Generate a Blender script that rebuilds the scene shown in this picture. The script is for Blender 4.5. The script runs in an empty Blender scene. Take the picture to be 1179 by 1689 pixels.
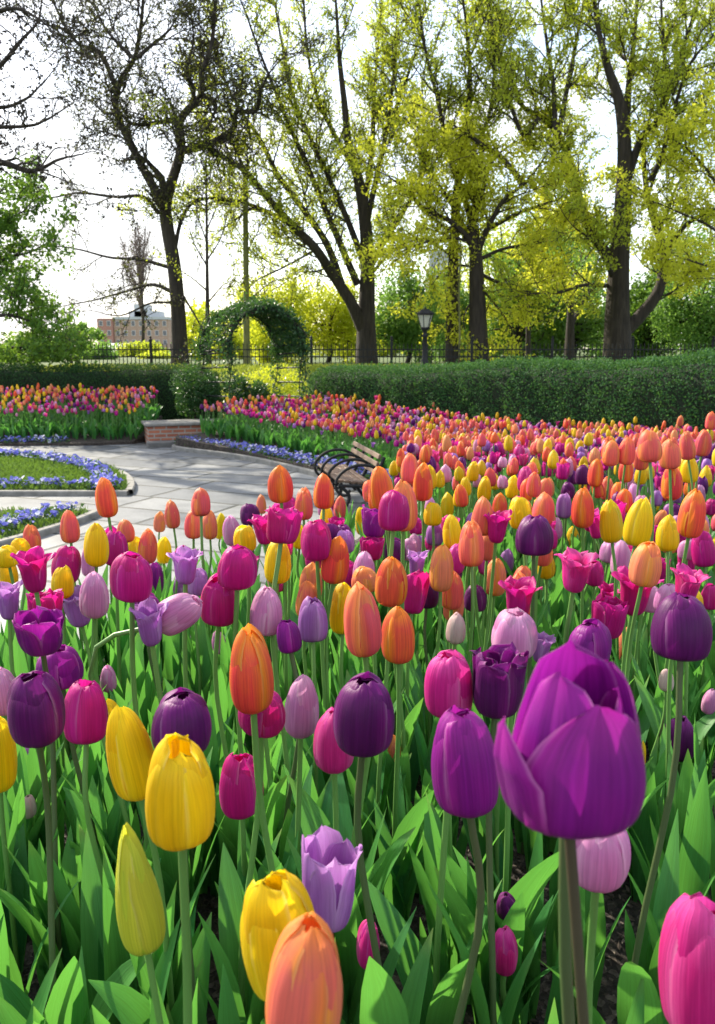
import bpy, math, random
import numpy as np
from mathutils import Vector, Matrix

# ------------------------------------------------------------------ camera, light, exposure
SC = bpy.context.scene
COL = SC.collection
rad = math.radians
FPX, CX, CY = 1350.0, 589.5, 844.5          # focal length and centre, in pixels of the photograph
HORIZON = 575.0
PITCH = math.atan((CY - HORIZON) / FPX)
CAM = np.array([0.0, 0.0, 0.95])
cam = bpy.data.cameras.new('camera')
cam_o = bpy.data.objects.new('camera', cam); COL.objects.link(cam_o)
cam_o.location = CAM; cam_o.rotation_euler = (rad(90) - PITCH, 0, 0)
cam.sensor_fit = 'VERTICAL'; cam.sensor_height = 24.0
cam.lens = FPX / 1689.0 * 24.0
cam.clip_start = 0.02; cam.clip_end = 3000
cam.dof.use_dof = True; cam.dof.focus_distance = 1.35; cam.dof.aperture_fstop = 8.5
SC.camera = cam_o

SUN_EL, SUN_AZ = rad(34), rad(-44)           # azimuth from the view direction, negative = left
world = bpy.data.worlds.new('World'); SC.world = world; world.use_nodes = True
wn = world.node_tree; wn.nodes.clear()
sky = wn.nodes.new('ShaderNodeTexSky'); sky.sky_type = 'NISHITA'; sky.sun_disc = False
sky.sun_elevation = SUN_EL; sky.sun_rotation = SUN_AZ
sky.air_density = 1.0; sky.dust_density = 1.5; sky.ozone_density = 1.0
bg = wn.nodes.new('ShaderNodeBackground'); bg.inputs['Strength'].default_value = 0.15
wo = wn.nodes.new('ShaderNodeOutputWorld')
tcw = wn.nodes.new('ShaderNodeTexCoord'); mpw = wn.nodes.new('ShaderNodeMapping'); mpw.inputs['Scale'].default_value = (1.6, 1.6, 4.0)
now = wn.nodes.new('ShaderNodeTexNoise'); now.inputs['Scale'].default_value = 1.7; now.inputs['Detail'].default_value = 6; now.inputs['Roughness'].default_value = 0.6
mrw = wn.nodes.new('ShaderNodeMapRange'); mxw = wn.nodes.new('ShaderNodeMix'); mxw.data_type = 'RGBA'
for k, x in enumerate((0.42, 0.60, 0.15, 0.95)): mrw.inputs[k + 1].default_value = x
wn.links.new(tcw.outputs['Generated'], mpw.inputs['Vector']); wn.links.new(mpw.outputs[0], now.inputs['Vector']); wn.links.new(now.outputs[0], mrw.inputs[0])
wn.links.new(mrw.outputs[0], mxw.inputs[0]); wn.links.new(sky.outputs[0], mxw.inputs[6]); mxw.inputs[7].default_value = (4.3, 4.3, 4.3, 1)   # thin bright cloud over the blue
wn.links.new(mxw.outputs[2], bg.inputs[0]); wn.links.new(bg.outputs[0], wo.inputs[0])
sl = bpy.data.lights.new('sun', 'SUN'); sl.energy = 3.9; sl.angle = rad(0.6); sl.color = (1.0, 0.91, 0.74)
sun = bpy.data.objects.new('sun', sl); COL.objects.link(sun)
sdir = Vector((math.sin(SUN_AZ) * math.cos(SUN_EL), math.cos(SUN_AZ) * math.cos(SUN_EL), math.sin(SUN_EL)))
sun.rotation_euler = sdir.to_track_quat('Z', 'Y').to_euler()
SC.view_settings.view_transform = 'Standard'; SC.view_settings.look = 'None'
SC.view_settings.exposure = 1.36; SC.view_settings.gamma = 1.0
SC.render.engine = 'CYCLES'
SC.cycles.use_denoising = True
SC.cycles.max_bounces = 8; SC.cycles.transmission_bounces = 6; SC.cycles.diffuse_bounces = 4

# ------------------------------------------------------------------ helpers
fwd = np.array([0, math.cos(PITCH), -math.sin(PITCH)]); upv = np.array([0, math.sin(PITCH), math.cos(PITCH)]); rgt = np.array([1.0, 0, 0])
def ray(px, py): return fwd + rgt * (px - CX) / FPX + upv * (CY - py) / FPX
def P(px, py, Y):                             # the world point seen at a pixel, Y metres away
    d = ray(px, py); return CAM + d * (Y / d[1])
def PC(px, py, dc): return CAM + ray(px, py) * dc
def G(px, py, z):                             # the point of a level plane seen at a pixel
    d = ray(px, py); return CAM + d * ((z - CAM[2]) / d[2])
def proj(p):
    v = np.asarray(p, float) - CAM; dz = v @ fwd
    return CX + FPX * (v @ rgt) / dz, CY - FPX * (v @ upv) / dz, dz

def tag(o, label=None, cat=None, group=None, kind=None):
    if label: o['label'] = label
    if cat: o['category'] = cat
    if group: o['group'] = group
    if kind: o['kind'] = kind
    return o
def empty(name, loc, rz=0.0):
    o = bpy.data.objects.new(name, None); COL.objects.link(o)
    o.location = loc; o.rotation_euler = (0, 0, rz); o.empty_display_size = 0.05
    return o
def link(name, me, parent=None, mat=None, M=None):
    o = bpy.data.objects.new(name, me); COL.objects.link(o)
    if parent is not None: o.parent = parent
    if M is not None: o.matrix_basis = M
    if mat is not None:
        if not me.materials: me.materials.append(None)
        o.material_slots[0].link = 'OBJECT'; o.material_slots[0].material = mat
    return o

class Acc:
    """collects quads (with a uv per vertex and a material index per face)"""
    def __init__(s): s.v, s.f, s.uv, s.m, s.n = [], [], [], [], 0
    def add(s, V, F, UV=None, mi=0):
        V = np.asarray(V, float); F = np.asarray(F, np.int64)
        s.v.append(V); s.f.append(F + s.n); s.n += len(V)
        s.uv.append(np.zeros((len(V), 2)) if UV is None else np.asarray(UV, float))
        s.m.append(np.full(len(F), mi, np.int32) if np.isscalar(mi) else np.asarray(mi, np.int32))
    def mesh(s, name, mats=(), smooth=True):
        V = np.concatenate(s.v); F = np.concatenate(s.f); UV = np.concatenate(s.uv); MI = np.concatenate(s.m)
        me = bpy.data.meshes.new(name)
        me.vertices.add(len(V)); me.vertices.foreach_set('co', V.astype(np.float32).ravel())
        me.loops.add(F.size); me.loops.foreach_set('vertex_index', F.astype(np.int32).ravel())
        me.polygons.add(len(F))
        me.polygons.foreach_set('loop_start', np.arange(0, F.size, 4, dtype=np.int32))
        me.polygons.foreach_set('loop_total', np.full(len(F), 4, np.int32))
        me.polygons.foreach_set('use_smooth', np.full(len(F), bool(smooth)))
        me.polygons.foreach_set('material_index', MI)
        ul = me.uv_layers.new(name='uv'); ul.data.foreach_set('uv', UV[F.ravel()].astype(np.float32).ravel())
        for m in mats: me.materials.append(m)
        me.update(calc_edges=True); me.validate()
        return me
    def obj(s, name, mats, parent=None, smooth=True):
        if not isinstance(mats, (list, tuple)): mats = [mats]
        return link(name, s.mesh(name, mats, smooth), parent)

def grid_faces(nu, nv, closed=False):
    F = []
    for j in range(nv - 1):
        for i in range(nu - 1 if not closed else nu):
            a = j * nu + i; b = j * nu + (i + 1) % nu
            F.append((a, b, b + nu, a + nu))
    return np.array(F)
GF = {}
def gfaces(nu, nv, closed=False):
    k = (nu, nv, closed)
    if k not in GF: GF[k] = grid_faces(nu, nv, closed)
    return GF[k]

def smooth_path(pts, n):
    pts = np.asarray(pts, float)
    if len(pts) < 3:
        t = np.linspace(0, 1, n)[:, None]; return pts[0] * (1 - t) + pts[-1] * t
    q = np.vstack([2 * pts[0] - pts[1], pts, 2 * pts[-1] - pts[-2]])
    out = []
    for u in np.linspace(0, len(pts) - 1 - 1e-6, n):
        i = int(u); t = u - i; p0, p1, p2, p3 = q[i:i + 4]
        out.append(0.5 * (2 * p1 + (p2 - p0) * t + (2 * p0 - 5 * p1 + 4 * p2 - p3) * t * t + (3 * p1 - p0 - 3 * p2 + p3) * t ** 3))
    return np.array(out)

def tube(acc, pts, r, sides=6, mi=0, cap=False):
    pts = np.asarray(pts, float); n = len(pts)
    r = np.broadcast_to(np.asarray(r, float), (n,))
    T = np.gradient(pts, axis=0); T /= np.linalg.norm(T, axis=1)[:, None] + 1e-12
    ref = np.array([0.0, 0, 1]) if abs(T[:, 2]).mean() < 0.8 else np.array([1.0, 0, 0])
    A = np.cross(T, ref); A /= np.linalg.norm(A, axis=1)[:, None] + 1e-12
    B = np.cross(T, A)
    a = np.linspace(0, 2 * math.pi, sides, endpoint=False)
    V = pts[:, None, :] + r[:, None, None] * (np.cos(a)[None, :, None] * A[:, None, :] + np.sin(a)[None, :, None] * B[:, None, :])
    L = np.concatenate([[0], np.cumsum(np.linalg.norm(np.diff(pts, axis=0), axis=1))])
    UV = np.stack([np.broadcast_to(a / 6.2832, (n, sides)), np.broadcast_to(L[:, None], (n, sides))], -1)
    acc.add(V.reshape(-1, 3), gfaces(sides, n, True), UV.reshape(-1, 2), mi)
    if cap:
        for k in (0, n - 1):
            c = pts[k]; ring = V[k]; W = np.vstack([ring, c[None]])
            acc.add(W, [(i, (i + 1) % sides, sides, sides) for i in range(sides)] if False else [(i, (i + 1) % sides, (i + 2) % sides, sides) for i in range(0, sides, 2)], None, mi)

def box(acc, lo, hi, M=None, mi=0, bev=0.0):
    lo = np.array(lo, float); hi = np.array(hi, float)
    if bev <= 0:
        V = np.array([(x, y, z) for z in (lo[2], hi[2]) for y in (lo[1], hi[1]) for x in (lo[0], hi[0])])
        F = [(0, 2, 3, 1), (4, 5, 7, 6), (0, 1, 5, 4), (2, 6, 7, 3), (0, 4, 6, 2), (1, 3, 7, 5)]
    else:                                      # stacked rounded-corner rings, so the edges are chamfered
        def ring(z, ins):
            c = []
            for (sx, sy) in ((0, 0), (1, 0), (1, 1), (0, 1)):
                x = (lo[0] + ins) if sx == 0 else (hi[0] - ins); y = (lo[1] + ins) if sy == 0 else (hi[1] - ins)
                dx = bev if sx == 0 else -bev; dy = bev if sy == 0 else -bev
                a, b = (x + dx, y, z), (x, y + dy, z)
                c += [b, a] if (sx, sy) in ((0, 0), (1, 1)) else [a, b]
            return c
        R = ring(lo[2], bev) + ring(lo[2] + bev, 0) + ring(hi[2] - bev, 0) + ring(hi[2], bev)
        V = np.array(R); F = [tuple(x) for x in gfaces(8, 4, True)]
        for k in (0, 24): F += [(k, k + 1, k + 2, k + 3), (k, k + 3, k + 4, k + 7), (k + 4, k + 5, k + 6, k + 7)]
    if M is not None:
        M = np.array(M); V = V @ M[:3, :3].T + M[:3, 3]
    acc.add(V, F, V[:, :2], mi)

def lathe(acc, prof, sides=16, c=(0, 0, 0), mi=0):
    a = np.linspace(0, 2 * math.pi, sides, endpoint=False)
    V = np.array([(c[0] + r * math.cos(t), c[1] + r * math.sin(t), c[2] + z) for r, z in prof for t in a])
    acc.add(V, gfaces(sides, len(prof), True), V[:, :2], mi)

def leaf_cards(acc, pos, size, rng, up=0.0, nrm=None, aspect=0.55, mi=0, hang=0.0):
    """a rhombic leaf, folded along its midrib, at every point"""
    n = len(pos)
    if n == 0: return
    d = rng.normal(size=(n, 3)); d[:, 2] += up - hang
    d /= np.linalg.norm(d, axis=1)[:, None]
    q = rng.normal(size=(n, 3)) if nrm is None else nrm + 0.55 * rng.normal(size=(n, 3))
    s = np.cross(d, q); s /= np.linalg.norm(s, axis=1)[:, None] + 1e-9
    m = np.cross(s, d)
    sz = (size * rng.uniform(0.6, 1.3, n))[:, None]
    b = pos; t = pos + d * sz
    mid = pos + d * sz * 0.45 + m * sz * 0.10
    l = mid - s * sz * aspect * 0.5; r_ = mid + s * sz * aspect * 0.5
    V = np.stack([b, l, t, r_], 1).reshape(-1, 3)
    F = np.arange(4 * n).reshape(-1, 4)
    UV = np.tile(np.array([(0.5, 0), (0, 0.5), (0.5, 1), (1, 0.5)]), (n, 1))
    acc.add(V, F, UV, mi)

# ------------------------------------------------------------------ materials
def new_mat(name):
    m = bpy.data.materials.new(name); m.use_nodes = True
    nt = m.node_tree; nt.nodes.clear()
    out = nt.nodes.new('ShaderNodeOutputMaterial')
    return m, nt, out
def N(nt, t, **kw):
    n = nt.nodes.new(t)
    for k, v in kw.items():
        if hasattr(n, k): setattr(n, k, v)
        else: n.inputs[k].default_value = v
    return n
def c4(c): return (c[0], c[1], c[2], 1.0)
def mixc(nt, fac, a, b, mode='MIX'):
    n = nt.nodes.new('ShaderNodeMix'); n.data_type = 'RGBA'; n.blend_type = mode
    for sock, val in ((n.inputs[0], fac), (n.inputs[6], a), (n.inputs[7], b)):
        if hasattr(val, 'is_output'): nt.links.new(val, sock)
        elif isinstance(val, (int, float)): sock.default_value = val
        else: sock.default_value = c4(val)
    return n.outputs[2]
def math_n(nt, op, a, b=None, clamp=False):
    n = nt.nodes.new('ShaderNodeMath'); n.operation = op; n.use_clamp = clamp
    for k, v in enumerate((a, b)):
        if v is None: continue
        if hasattr(v, 'is_output'): nt.links.new(v, n.inputs[k])
        else: n.inputs[k].default_value = v
    return n.outputs[0]
def rng_map(nt, v, a, b, c, d):
    n = nt.nodes.new('ShaderNodeMapRange'); n.clamp = True; nt.links.new(v, n.inputs[0])
    for k, x in enumerate((a, b, c, d)): n.inputs[k + 1].default_value = x
    return n.outputs[0]
def noise(nt, vec, scale, detail=4, rough=0.55):
    n = N(nt, 'ShaderNodeTexNoise'); n.inputs['Scale'].default_value = scale; n.inputs['Detail'].default_value = detail; n.inputs['Roughness'].default_value = rough
    if vec is not None: nt.links.new(vec, n.inputs['Vector'])
    return n.outputs[0]
def scaled(nt, vec, s):
    n = N(nt, 'ShaderNodeMapping'); n.inputs['Scale'].default_value = s; nt.links.new(vec, n.inputs['Vector']); return n.outputs[0]
def bump(nt, h, strength, dist=0.01):
    n = N(nt, 'ShaderNodeBump'); n.inputs['Strength'].default_value = strength; n.inputs['Distance'].default_value = dist
    nt.links.new(h, n.inputs['Height']); return n.outputs[0]
def hsv(nt, col, h=None, s=None, v=None):
    n = N(nt, 'ShaderNodeHueSaturation'); nt.links.new(col, n.inputs['Color'])
    for k, x in (('Hue', h), ('Saturation', s), ('Value', v)):
        if x is not None: nt.links.new(x, n.inputs[k])
    return n.outputs[0]

def petal_mat(name, flush, edge, base, back=None, trans=0.32, amount=0.75, per_island=False):
    """petal: a flush up the middle, another colour at its rim, a third at the foot, fine lengthwise veins"""
    m, nt, out = new_mat(name)
    uv = N(nt, 'ShaderNodeUVMap'); sp = N(nt, 'ShaderNodeSeparateXYZ'); nt.links.new(uv.outputs[0], sp.inputs[0])
    u, v = sp.outputs[0], sp.outputs[1]
    au = math_n(nt, 'MULTIPLY', math_n(nt, 'ABSOLUTE', math_n(nt, 'SUBTRACT', u, 0.5)), 2.0)
    oi = N(nt, 'ShaderNodeObjectInfo')
    rnd = N(nt, 'ShaderNodeNewGeometry').outputs['Random Per Island'] if per_island else oi.outputs['Random']
    tc = N(nt, 'ShaderNodeCombineXYZ'); nt.links.new(u, tc.inputs[0]); nt.links.new(v, tc.inputs[1]); nt.links.new(math_n(nt, 'MULTIPLY', rnd, 37.0), tc.inputs[2])
    streak = noise(nt, scaled(nt, tc.outputs[0], (26, 1.3, 1)), 1.0, 4, 0.6)
    blot = noise(nt, scaled(nt, tc.outputs[0], (2.6, 2.2, 1)), 1.0, 3, 0.5)
    f1 = math_n(nt, 'MAXIMUM', rng_map(nt, au, 0.45, 1.0, 0, 1), rng_map(nt, v, 0.72, 1.0, 0, 0.85))
    f1 = math_n(nt, 'ADD', f1, math_n(nt, 'MULTIPLY', math_n(nt, 'SUBTRACT', blot, 0.5), 0.9))
    f1 = math_n(nt, 'MULTIPLY', math_n(nt, 'ADD', f1, math_n(nt, 'MULTIPLY', math_n(nt, 'SUBTRACT', streak, 0.5), 0.5), True), amount, True)
    col = mixc(nt, f1, flush, edge)
    col = mixc(nt, math_n(nt, 'MULTIPLY', rng_map(nt, math_n(nt, 'ADD', au, math_n(nt, 'MULTIPLY', streak, 0.10)), 0.93, 1.06, 0, 0.30), rng_map(nt, v, 0.2, 0.6, 0, 1)), col, tuple(x + (0.92 - x) * 0.45 for x in edge))   # petals are paler at their thin rim
    fb = rng_map(nt, math_n(nt, 'ADD', v, math_n(nt, 'MULTIPLY', math_n(nt, 'SUBTRACT', streak, 0.5), 0.12)), 0.02, 0.22, 1, 0)
    col = mixc(nt, fb, col, base)
    col = hsv(nt, col, rng_map(nt, rnd, 0, 1, 0.488, 0.512), None,
              math_n(nt, 'MULTIPLY', rng_map(nt, streak, 0.25, 0.75, 0.76, 1.15), rng_map(nt, math_n(nt, 'FRACT', math_n(nt, 'MULTIPLY', rnd, 7.3)), 0, 1, 0.85, 1.12)))
    bs = N(nt, 'ShaderNodeBsdfPrincipled'); bs.inputs['Roughness'].default_value = 0.42
    bs.inputs['Specular IOR Level'].default_value = 0.24
    bs.inputs['Sheen Weight'].default_value = 0.04; bs.inputs['Sheen Roughness'].default_value = 0.4
    nt.links.new(col, bs.inputs['Base Color'])
    mid = rng_map(nt, au, 0.0, 0.10, 0.0, 1.0)
    h = math_n(nt, 'ADD', math_n(nt, 'MULTIPLY', streak, 0.8), math_n(nt, 'MULTIPLY', mid, 0.25))
    nt.links.new(bump(nt, h, 0.6, 0.0018), bs.inputs['Normal'])
    tr = N(nt, 'ShaderNodeBsdfTranslucent'); nt.links.new(hsv(nt, col, None, None, None), tr.inputs['Color'])
    mx = N(nt, 'ShaderNodeMixShader'); mx.inputs[0].default_value = trans
    nt.links.new(bs.outputs[0], mx.inputs[1]); nt.links.new(tr.outputs[0], mx.inputs[2]); nt.links.new(mx.outputs[0], out.inputs[0])
    return m

def foliage_mat(name, c1, c2, tcol=None, trans=0.4, rough=0.5, veins=False, island=True, spec=0.3):
    m, nt, out = new_mat(name)
    geo = N(nt, 'ShaderNodeNewGeometry'); oi = N(nt, 'ShaderNodeObjectInfo')
    rnd = geo.outputs['Random Per Island'] if island else oi.outputs['Random']
    tc = N(nt, 'ShaderNodeTexCoord')
    big = noise(nt, geo.outputs['Position'], 0.9 if not veins else 9.0, 2)
    f = math_n(nt, 'ADD', math_n(nt, 'MULTIPLY', rnd, 0.75), math_n(nt, 'MULTIPLY', math_n(nt, 'SUBTRACT', big, 0.5), 0.9), True)
    col = mixc(nt, f, c1, c2)
    nrm = None
    bs = N(nt, 'ShaderNodeBsdfPrincipled'); bs.inputs['Roughness'].default_value = rough; bs.inputs['Specular IOR Level'].default_value = spec
    if veins:
        uv = N(nt, 'ShaderNodeUVMap'); sp = N(nt, 'ShaderNodeSeparateXYZ'); nt.links.new(uv.outputs[0], sp.inputs[0])
        cb = N(nt, 'ShaderNodeCombineXYZ'); nt.links.new(sp.outputs[0], cb.inputs[0]); nt.links.new(sp.outputs[1], cb.inputs[1]); nt.links.new(math_n(nt, 'MULTIPLY', rnd, 51.0), cb.inputs[2])
        st = noise(nt, scaled(nt, cb.outputs[0], (22, 0.9, 1)), 1.0, 3, 0.6)
        bl = noise(nt, scaled(nt, cb.outputs[0], (2, 3, 1)), 1.0, 3, 0.6)
        col = hsv(nt, col, None, None, math_n(nt, 'MULTIPLY', rng_map(nt, st, 0.25, 0.75, 0.66, 1.28), rng_map(nt, bl, 0.25, 0.75, 0.85, 1.15)))
        tip = math_n(nt, 'MULTIPLY', rng_map(nt, sp.outputs[1], 0.88, 1.0, 0, 1), rng_map(nt, rnd, 0.5, 1.0, 0, 0.6))
        col = mixc(nt, tip, col, (0.30, 0.28, 0.07))
        nt.links.new(bump(nt, st, 0.4, 0.002), bs.inputs['Normal'])
    nt.links.new(col, bs.inputs['Base Color'])
    tr = N(nt, 'ShaderNodeBsdfTranslucent')
    if tcol is None: nt.links.new(col, tr.inputs['Color'])
    else: nt.links.new(mixc(nt, 0.65, col, tcol), tr.inputs['Color'])
    mx = N(nt, 'ShaderNodeMixShader'); mx.inputs[0].default_value = trans
    nt.links.new(bs.outputs[0], mx.inputs[1]); nt.links.new(tr.outputs[0], mx.inputs[2]); nt.links.new(mx.outputs[0], out.inputs[0])
    return m

def plain_mat(name, c1, c2, scale=6.0, rough=0.7, bumpk=0.3, stretch=(1, 1, 1), metal=0.0, spec=0.4, dist=0.01, detail=6):
    m, nt, out = new_mat(name)
    tc = N(nt, 'ShaderNodeTexCoord'); v = scaled(nt, tc.outputs['Object'], stretch)
    n1 = noise(nt, v, scale, detail, 0.6)
    col = mixc(nt, rng_map(nt, n1, 0.3, 0.7, 0, 1), c1, c2)
    bs = N(nt, 'ShaderNodeBsdfPrincipled'); bs.inputs['Roughness'].default_value = rough; bs.inputs['Metallic'].default_value = metal; bs.inputs['Specular IOR Level'].default_value = spec
    nt.links.new(col, bs.inputs['Base Color'])
    if bumpk: nt.links.new(bump(nt, n1, bumpk, dist), bs.inputs['Normal'])
    nt.links.new(bs.outputs[0], out.inputs[0])
    return m

PET = {
 'P': petal_mat('petal dark purple', (0.105, 0.006, 0.110), (0.26, 0.012, 0.22), (0.08, 0.01, 0.08), trans=0.37),
 'U': petal_mat('petal plum', (0.22, 0.008, 0.24), (0.46, 0.022, 0.37), (0.26, 0.05, 0.15), trans=0.41),
 'M': petal_mat('petal magenta', (0.55, 0.008, 0.19), (0.66, 0.022, 0.32), (0.42, 0.01, 0.20), trans=0.43),
 'K': petal_mat('petal hot pink', (0.66, 0.020, 0.26), (0.80, 0.12, 0.45), (0.62, 0.12, 0.34), trans=0.43),
 'L': petal_mat('petal pale pink', (0.68, 0.26, 0.55), (0.80, 0.50, 0.68), (0.66, 0.45, 0.52), trans=0.45),
 'V': petal_mat('petal lilac', (0.42, 0.14, 0.50), (0.62, 0.33, 0.68), (0.30, 0.06, 0.34), trans=0.43),
 'Y': petal_mat('petal yellow', (0.88, 0.61, 0.006), (0.92, 0.74, 0.018), (0.76, 0.60, 0.02), trans=0.47, amount=0.9),
 'O': petal_mat('petal orange', (0.84, 0.105, 0.070), (0.92, 0.37, 0.018), (0.76, 0.15, 0.05), trans=0.43, amount=0.95),
 'C': petal_mat('petal coral', (0.84, 0.140, 0.140), (0.92, 0.36, 0.075), (0.74, 0.15, 0.10), trans=0.43, amount=0.9),
 'A': petal_mat('petal apricot', (0.82, 0.24, 0.15), (0.88, 0.38, 0.040), (0.80, 0.38, 0.14), trans=0.43, amount=0.9),
 'B': petal_mat('petal green bud', (0.60, 0.64, 0.045), (0.74, 0.72, 0.06), (0.42, 0.54, 0.05), trans=0.37),
 'W': petal_mat('petal pale bud', (0.60, 0.50, 0.44), (0.72, 0.40, 0.44), (0.40, 0.46, 0.22), trans=0.41),
}
PFAR = {k: petal_mat('far ' + PET[k].name, *a, trans=0.36, per_island=True) for k, a in {
 'P': ((0.13, 0.008, 0.16), (0.22, 0.012, 0.24), (0.09, 0.01, 0.10)),
 'M': ((0.52, 0.010, 0.24), (0.66, 0.03, 0.34), (0.42, 0.01, 0.20)),
 'L': ((0.68, 0.26, 0.50), (0.80, 0.50, 0.66), (0.66, 0.45, 0.52)),
 'K': ((0.66, 0.03, 0.24), (0.80, 0.14, 0.42), (0.62, 0.12, 0.34)),
 'V': ((0.36, 0.13, 0.50), (0.56, 0.30, 0.68), (0.30, 0.07, 0.38)),
 'Y': ((0.80, 0.54, 0.010), (0.84, 0.64, 0.03), (0.72, 0.55, 0.02)),
 'O': ((0.82, 0.10, 0.055), (0.90, 0.31, 0.030), (0.76, 0.15, 0.05)),
 'C': ((0.82, 0.11, 0.125), (0.90, 0.30, 0.10), (0.74, 0.15, 0.10)),
 'A': ((0.82, 0.30, 0.14), (0.87, 0.44, 0.12), (0.80, 0.38, 0.14)),
}.items()}
M_LEAF = foliage_mat('tulip leaf', (0.026, 0.150, 0.045), (0.095, 0.290, 0.055), (0.19, 0.54, 0.06), 0.38, 0.42, veins=True, island=False, spec=0.45)
M_LEAFS = foliage_mat('tulip leaf mass', (0.026, 0.150, 0.045), (0.095, 0.290, 0.055), (0.19, 0.54, 0.06), 0.38, 0.42, veins=True, island=True, spec=0.45)
M_STEM = plain_mat('tulip stem green', (0.085, 0.20, 0.045), (0.13, 0.27, 0.06), 14, 0.45, 0.1, (1, 1, 0.1))
M_STEMP = plain_mat('tulip stem brownish', (0.050, 0.115, 0.032), (0.070, 0.060, 0.032), 9, 0.45, 0.1, (1, 1, 0.15))
M_BARK = plain_mat('bark', (0.018, 0.014, 0.011), (0.055, 0.044, 0.034), 5, 0.9, 0.9, (2.2, 2.2, 0.35), dist=0.05)
M_BARKL = plain_mat('bark in sunlit colour', (0.10, 0.11, 0.035), (0.20, 0.20, 0.07), 5, 0.9, 0.6, (2, 2, 0.4), dist=0.03)  # yellowish bark with the sunlight on it put into the colour
M_IRON = plain_mat('black iron', (0.008, 0.009, 0.010), (0.016, 0.017, 0.018), 20, 0.6, 0.15, spec=0.3)
M_WOOD = plain_mat('bench wood', (0.10, 0.060, 0.040), (0.20, 0.130, 0.088), 5, 0.6, 0.35, (30, 1, 30), dist=0.004)
M_STONE = plain_mat('kerb stone', (0.15, 0.145, 0.13), (0.28, 0.27, 0.245), 9, 0.8, 0.4, dist=0.006)

# ------------------------------------------------------------------ ground
ZP = -0.70                                     # the paved garden floor
def sstep(t): t = np.clip(t, 0, 1); return t * t * (3 - 2 * t)
def z_ground(x, y):
    z = -0.72 + 1.05 * sstep((np.asarray(y, float) - 17.6) / 4.5)
    return z + 0.0 * np.asarray(x)
def z_bed(x, y):
    x = np.asarray(x, float); y = np.asarray(y, float)
    z = -0.61 * sstep((y - 3.0) / 7.5) + 0.20 * sstep((y - 11.5) / 4.0) + 0.03 * np.maximum(0, x - 1.0) * sstep((y - 3) / 3)
    return z + 0.012 * np.sin(x * 9 + 1.3) * np.cos(y * 8)

def ground_material():
    m, nt, out = new_mat('grass ground')
    g = N(nt, 'ShaderNodeNewGeometry')
    a = noise(nt, g.outputs['Position'], 1.2, 6, 0.65); b = noise(nt, g.outputs['Position'], 30, 4, 0.7)
    col = mixc(nt, rng_map(nt, a, 0.3, 0.7, 0, 1), (0.05, 0.085, 0.018), (0.10, 0.14, 0.025))
    col = hsv(nt, col, None, None, rng_map(nt, b, 0.2, 0.8, 0.6, 1.35))
    bs = N(nt, 'ShaderNodeBsdfPrincipled'); bs.inputs['Roughness'].default_value = 0.9
    nt.links.new(col, bs.inputs['Base Color']); nt.links.new(bump(nt, b, 0.8, 0.04), bs.inputs['Normal']); nt.links.new(bs.outputs[0], out.inputs[0])
    return m
def sheet(name, xs, ys, zf, mat, kind='structure'):
    X, Y = np.meshgrid(xs, ys); Z = zf(X, Y)
    a = Acc(); V = np.stack([X, Y, Z], -1).reshape(-1, 3); a.add(V, gfaces(len(xs), len(ys)), V[:, :2])
    return tag(a.obj(name, mat), kind=kind)
xs = np.concatenate([[-2500, -600, -150, -60], np.linspace(-30, 30, 31), [60, 150, 600, 2500]])
ys = np.concatenate([[-200, -40, -10], np.linspace(-4, 30, 69), [40, 60, 100, 250, 700, 2500]])
sheet('ground', xs, ys, z_ground, ground_material())

def path_material():
    m, nt, out = new_mat('bluestone paving')
    g = N(nt, 'ShaderNodeNewGeometry')
    mp = N(nt, 'ShaderNodeMapping'); mp.inputs['Rotation'].default_value = (0, 0, rad(24)); nt.links.new(g.outputs['Position'], mp.inputs['Vector'])
    wob = N(nt, 'ShaderNodeTexNoise'); wob.inputs['Scale'].default_value = 0.7; nt.links.new(mp.outputs[0], wob.inputs['Vector'])
    ad = N(nt, 'ShaderNodeVectorMath', operation='MULTIPLY_ADD'); nt.links.new(wob.outputs['Color'], ad.inputs[0]); ad.inputs[1].default_value = (0.14, 0.10, 0); nt.links.new(mp.outputs[0], ad.inputs[2])
    br = N(nt, 'ShaderNodeTexBrick'); nt.links.new(ad.outputs[0], br.inputs['Vector'])
    br.offset = 0.37; br.squash = 1.5; br.squash_frequency = 3
    br.inputs['Scale'].default_value = 1.0; br.inputs['Brick Width'].default_value = 1.15; br.inputs['Row Height'].default_value = 0.62
    br.inputs['Mortar Size'].default_value = 0.028; br.inputs['Mortar Smooth'].default_value = 0.3; br.inputs['Bias'].default_value = 0.0
    br.inputs['Color1'].default_value = (0.085, 0.096, 0.11, 1); br.inputs['Color2'].default_value = (0.23, 0.235, 0.235, 1); br.inputs['Mortar'].default_value = (0.03, 0.033, 0.028, 1)
    a = noise(nt, g.outputs['Position'], 2.3, 7, 0.65); b = noise(nt, g.outputs['Position'], 45, 4, 0.6)
    col = hsv(nt, br.outputs['Color'], None, None, math_n(nt, 'MULTIPLY', rng_map(nt, a, 0.3, 0.7, 0.62, 1.25), rng_map(nt, b, 0.2, 0.8, 0.82, 1.14)))
    bs = N(nt, 'ShaderNodeBsdfPrincipled'); nt.links.new(rng_map(nt, a, 0.3, 0.7, 0.45, 0.7), bs.inputs['Roughness'])
    nt.links.new(col, bs.inputs['Base Color'])
    h = math_n(nt, 'SUBTRACT', math_n(nt, 'MULTIPLY', a, 0.5), math_n(nt, 'MULTIPLY', br.outputs['Fac'], 1.0))
    nt.links.new(bump(nt, h, 0.6, 0.012), bs.inputs['Normal']); nt.links.new(bs.outputs[0], out.inputs[0])
    return m
sheet('path', np.linspace(-13, 3.5, 30), np.linspace(1.8, 15.2, 30), lambda X, Y: np.full(X.shape, ZP) + 0.0, path_material())

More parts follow.
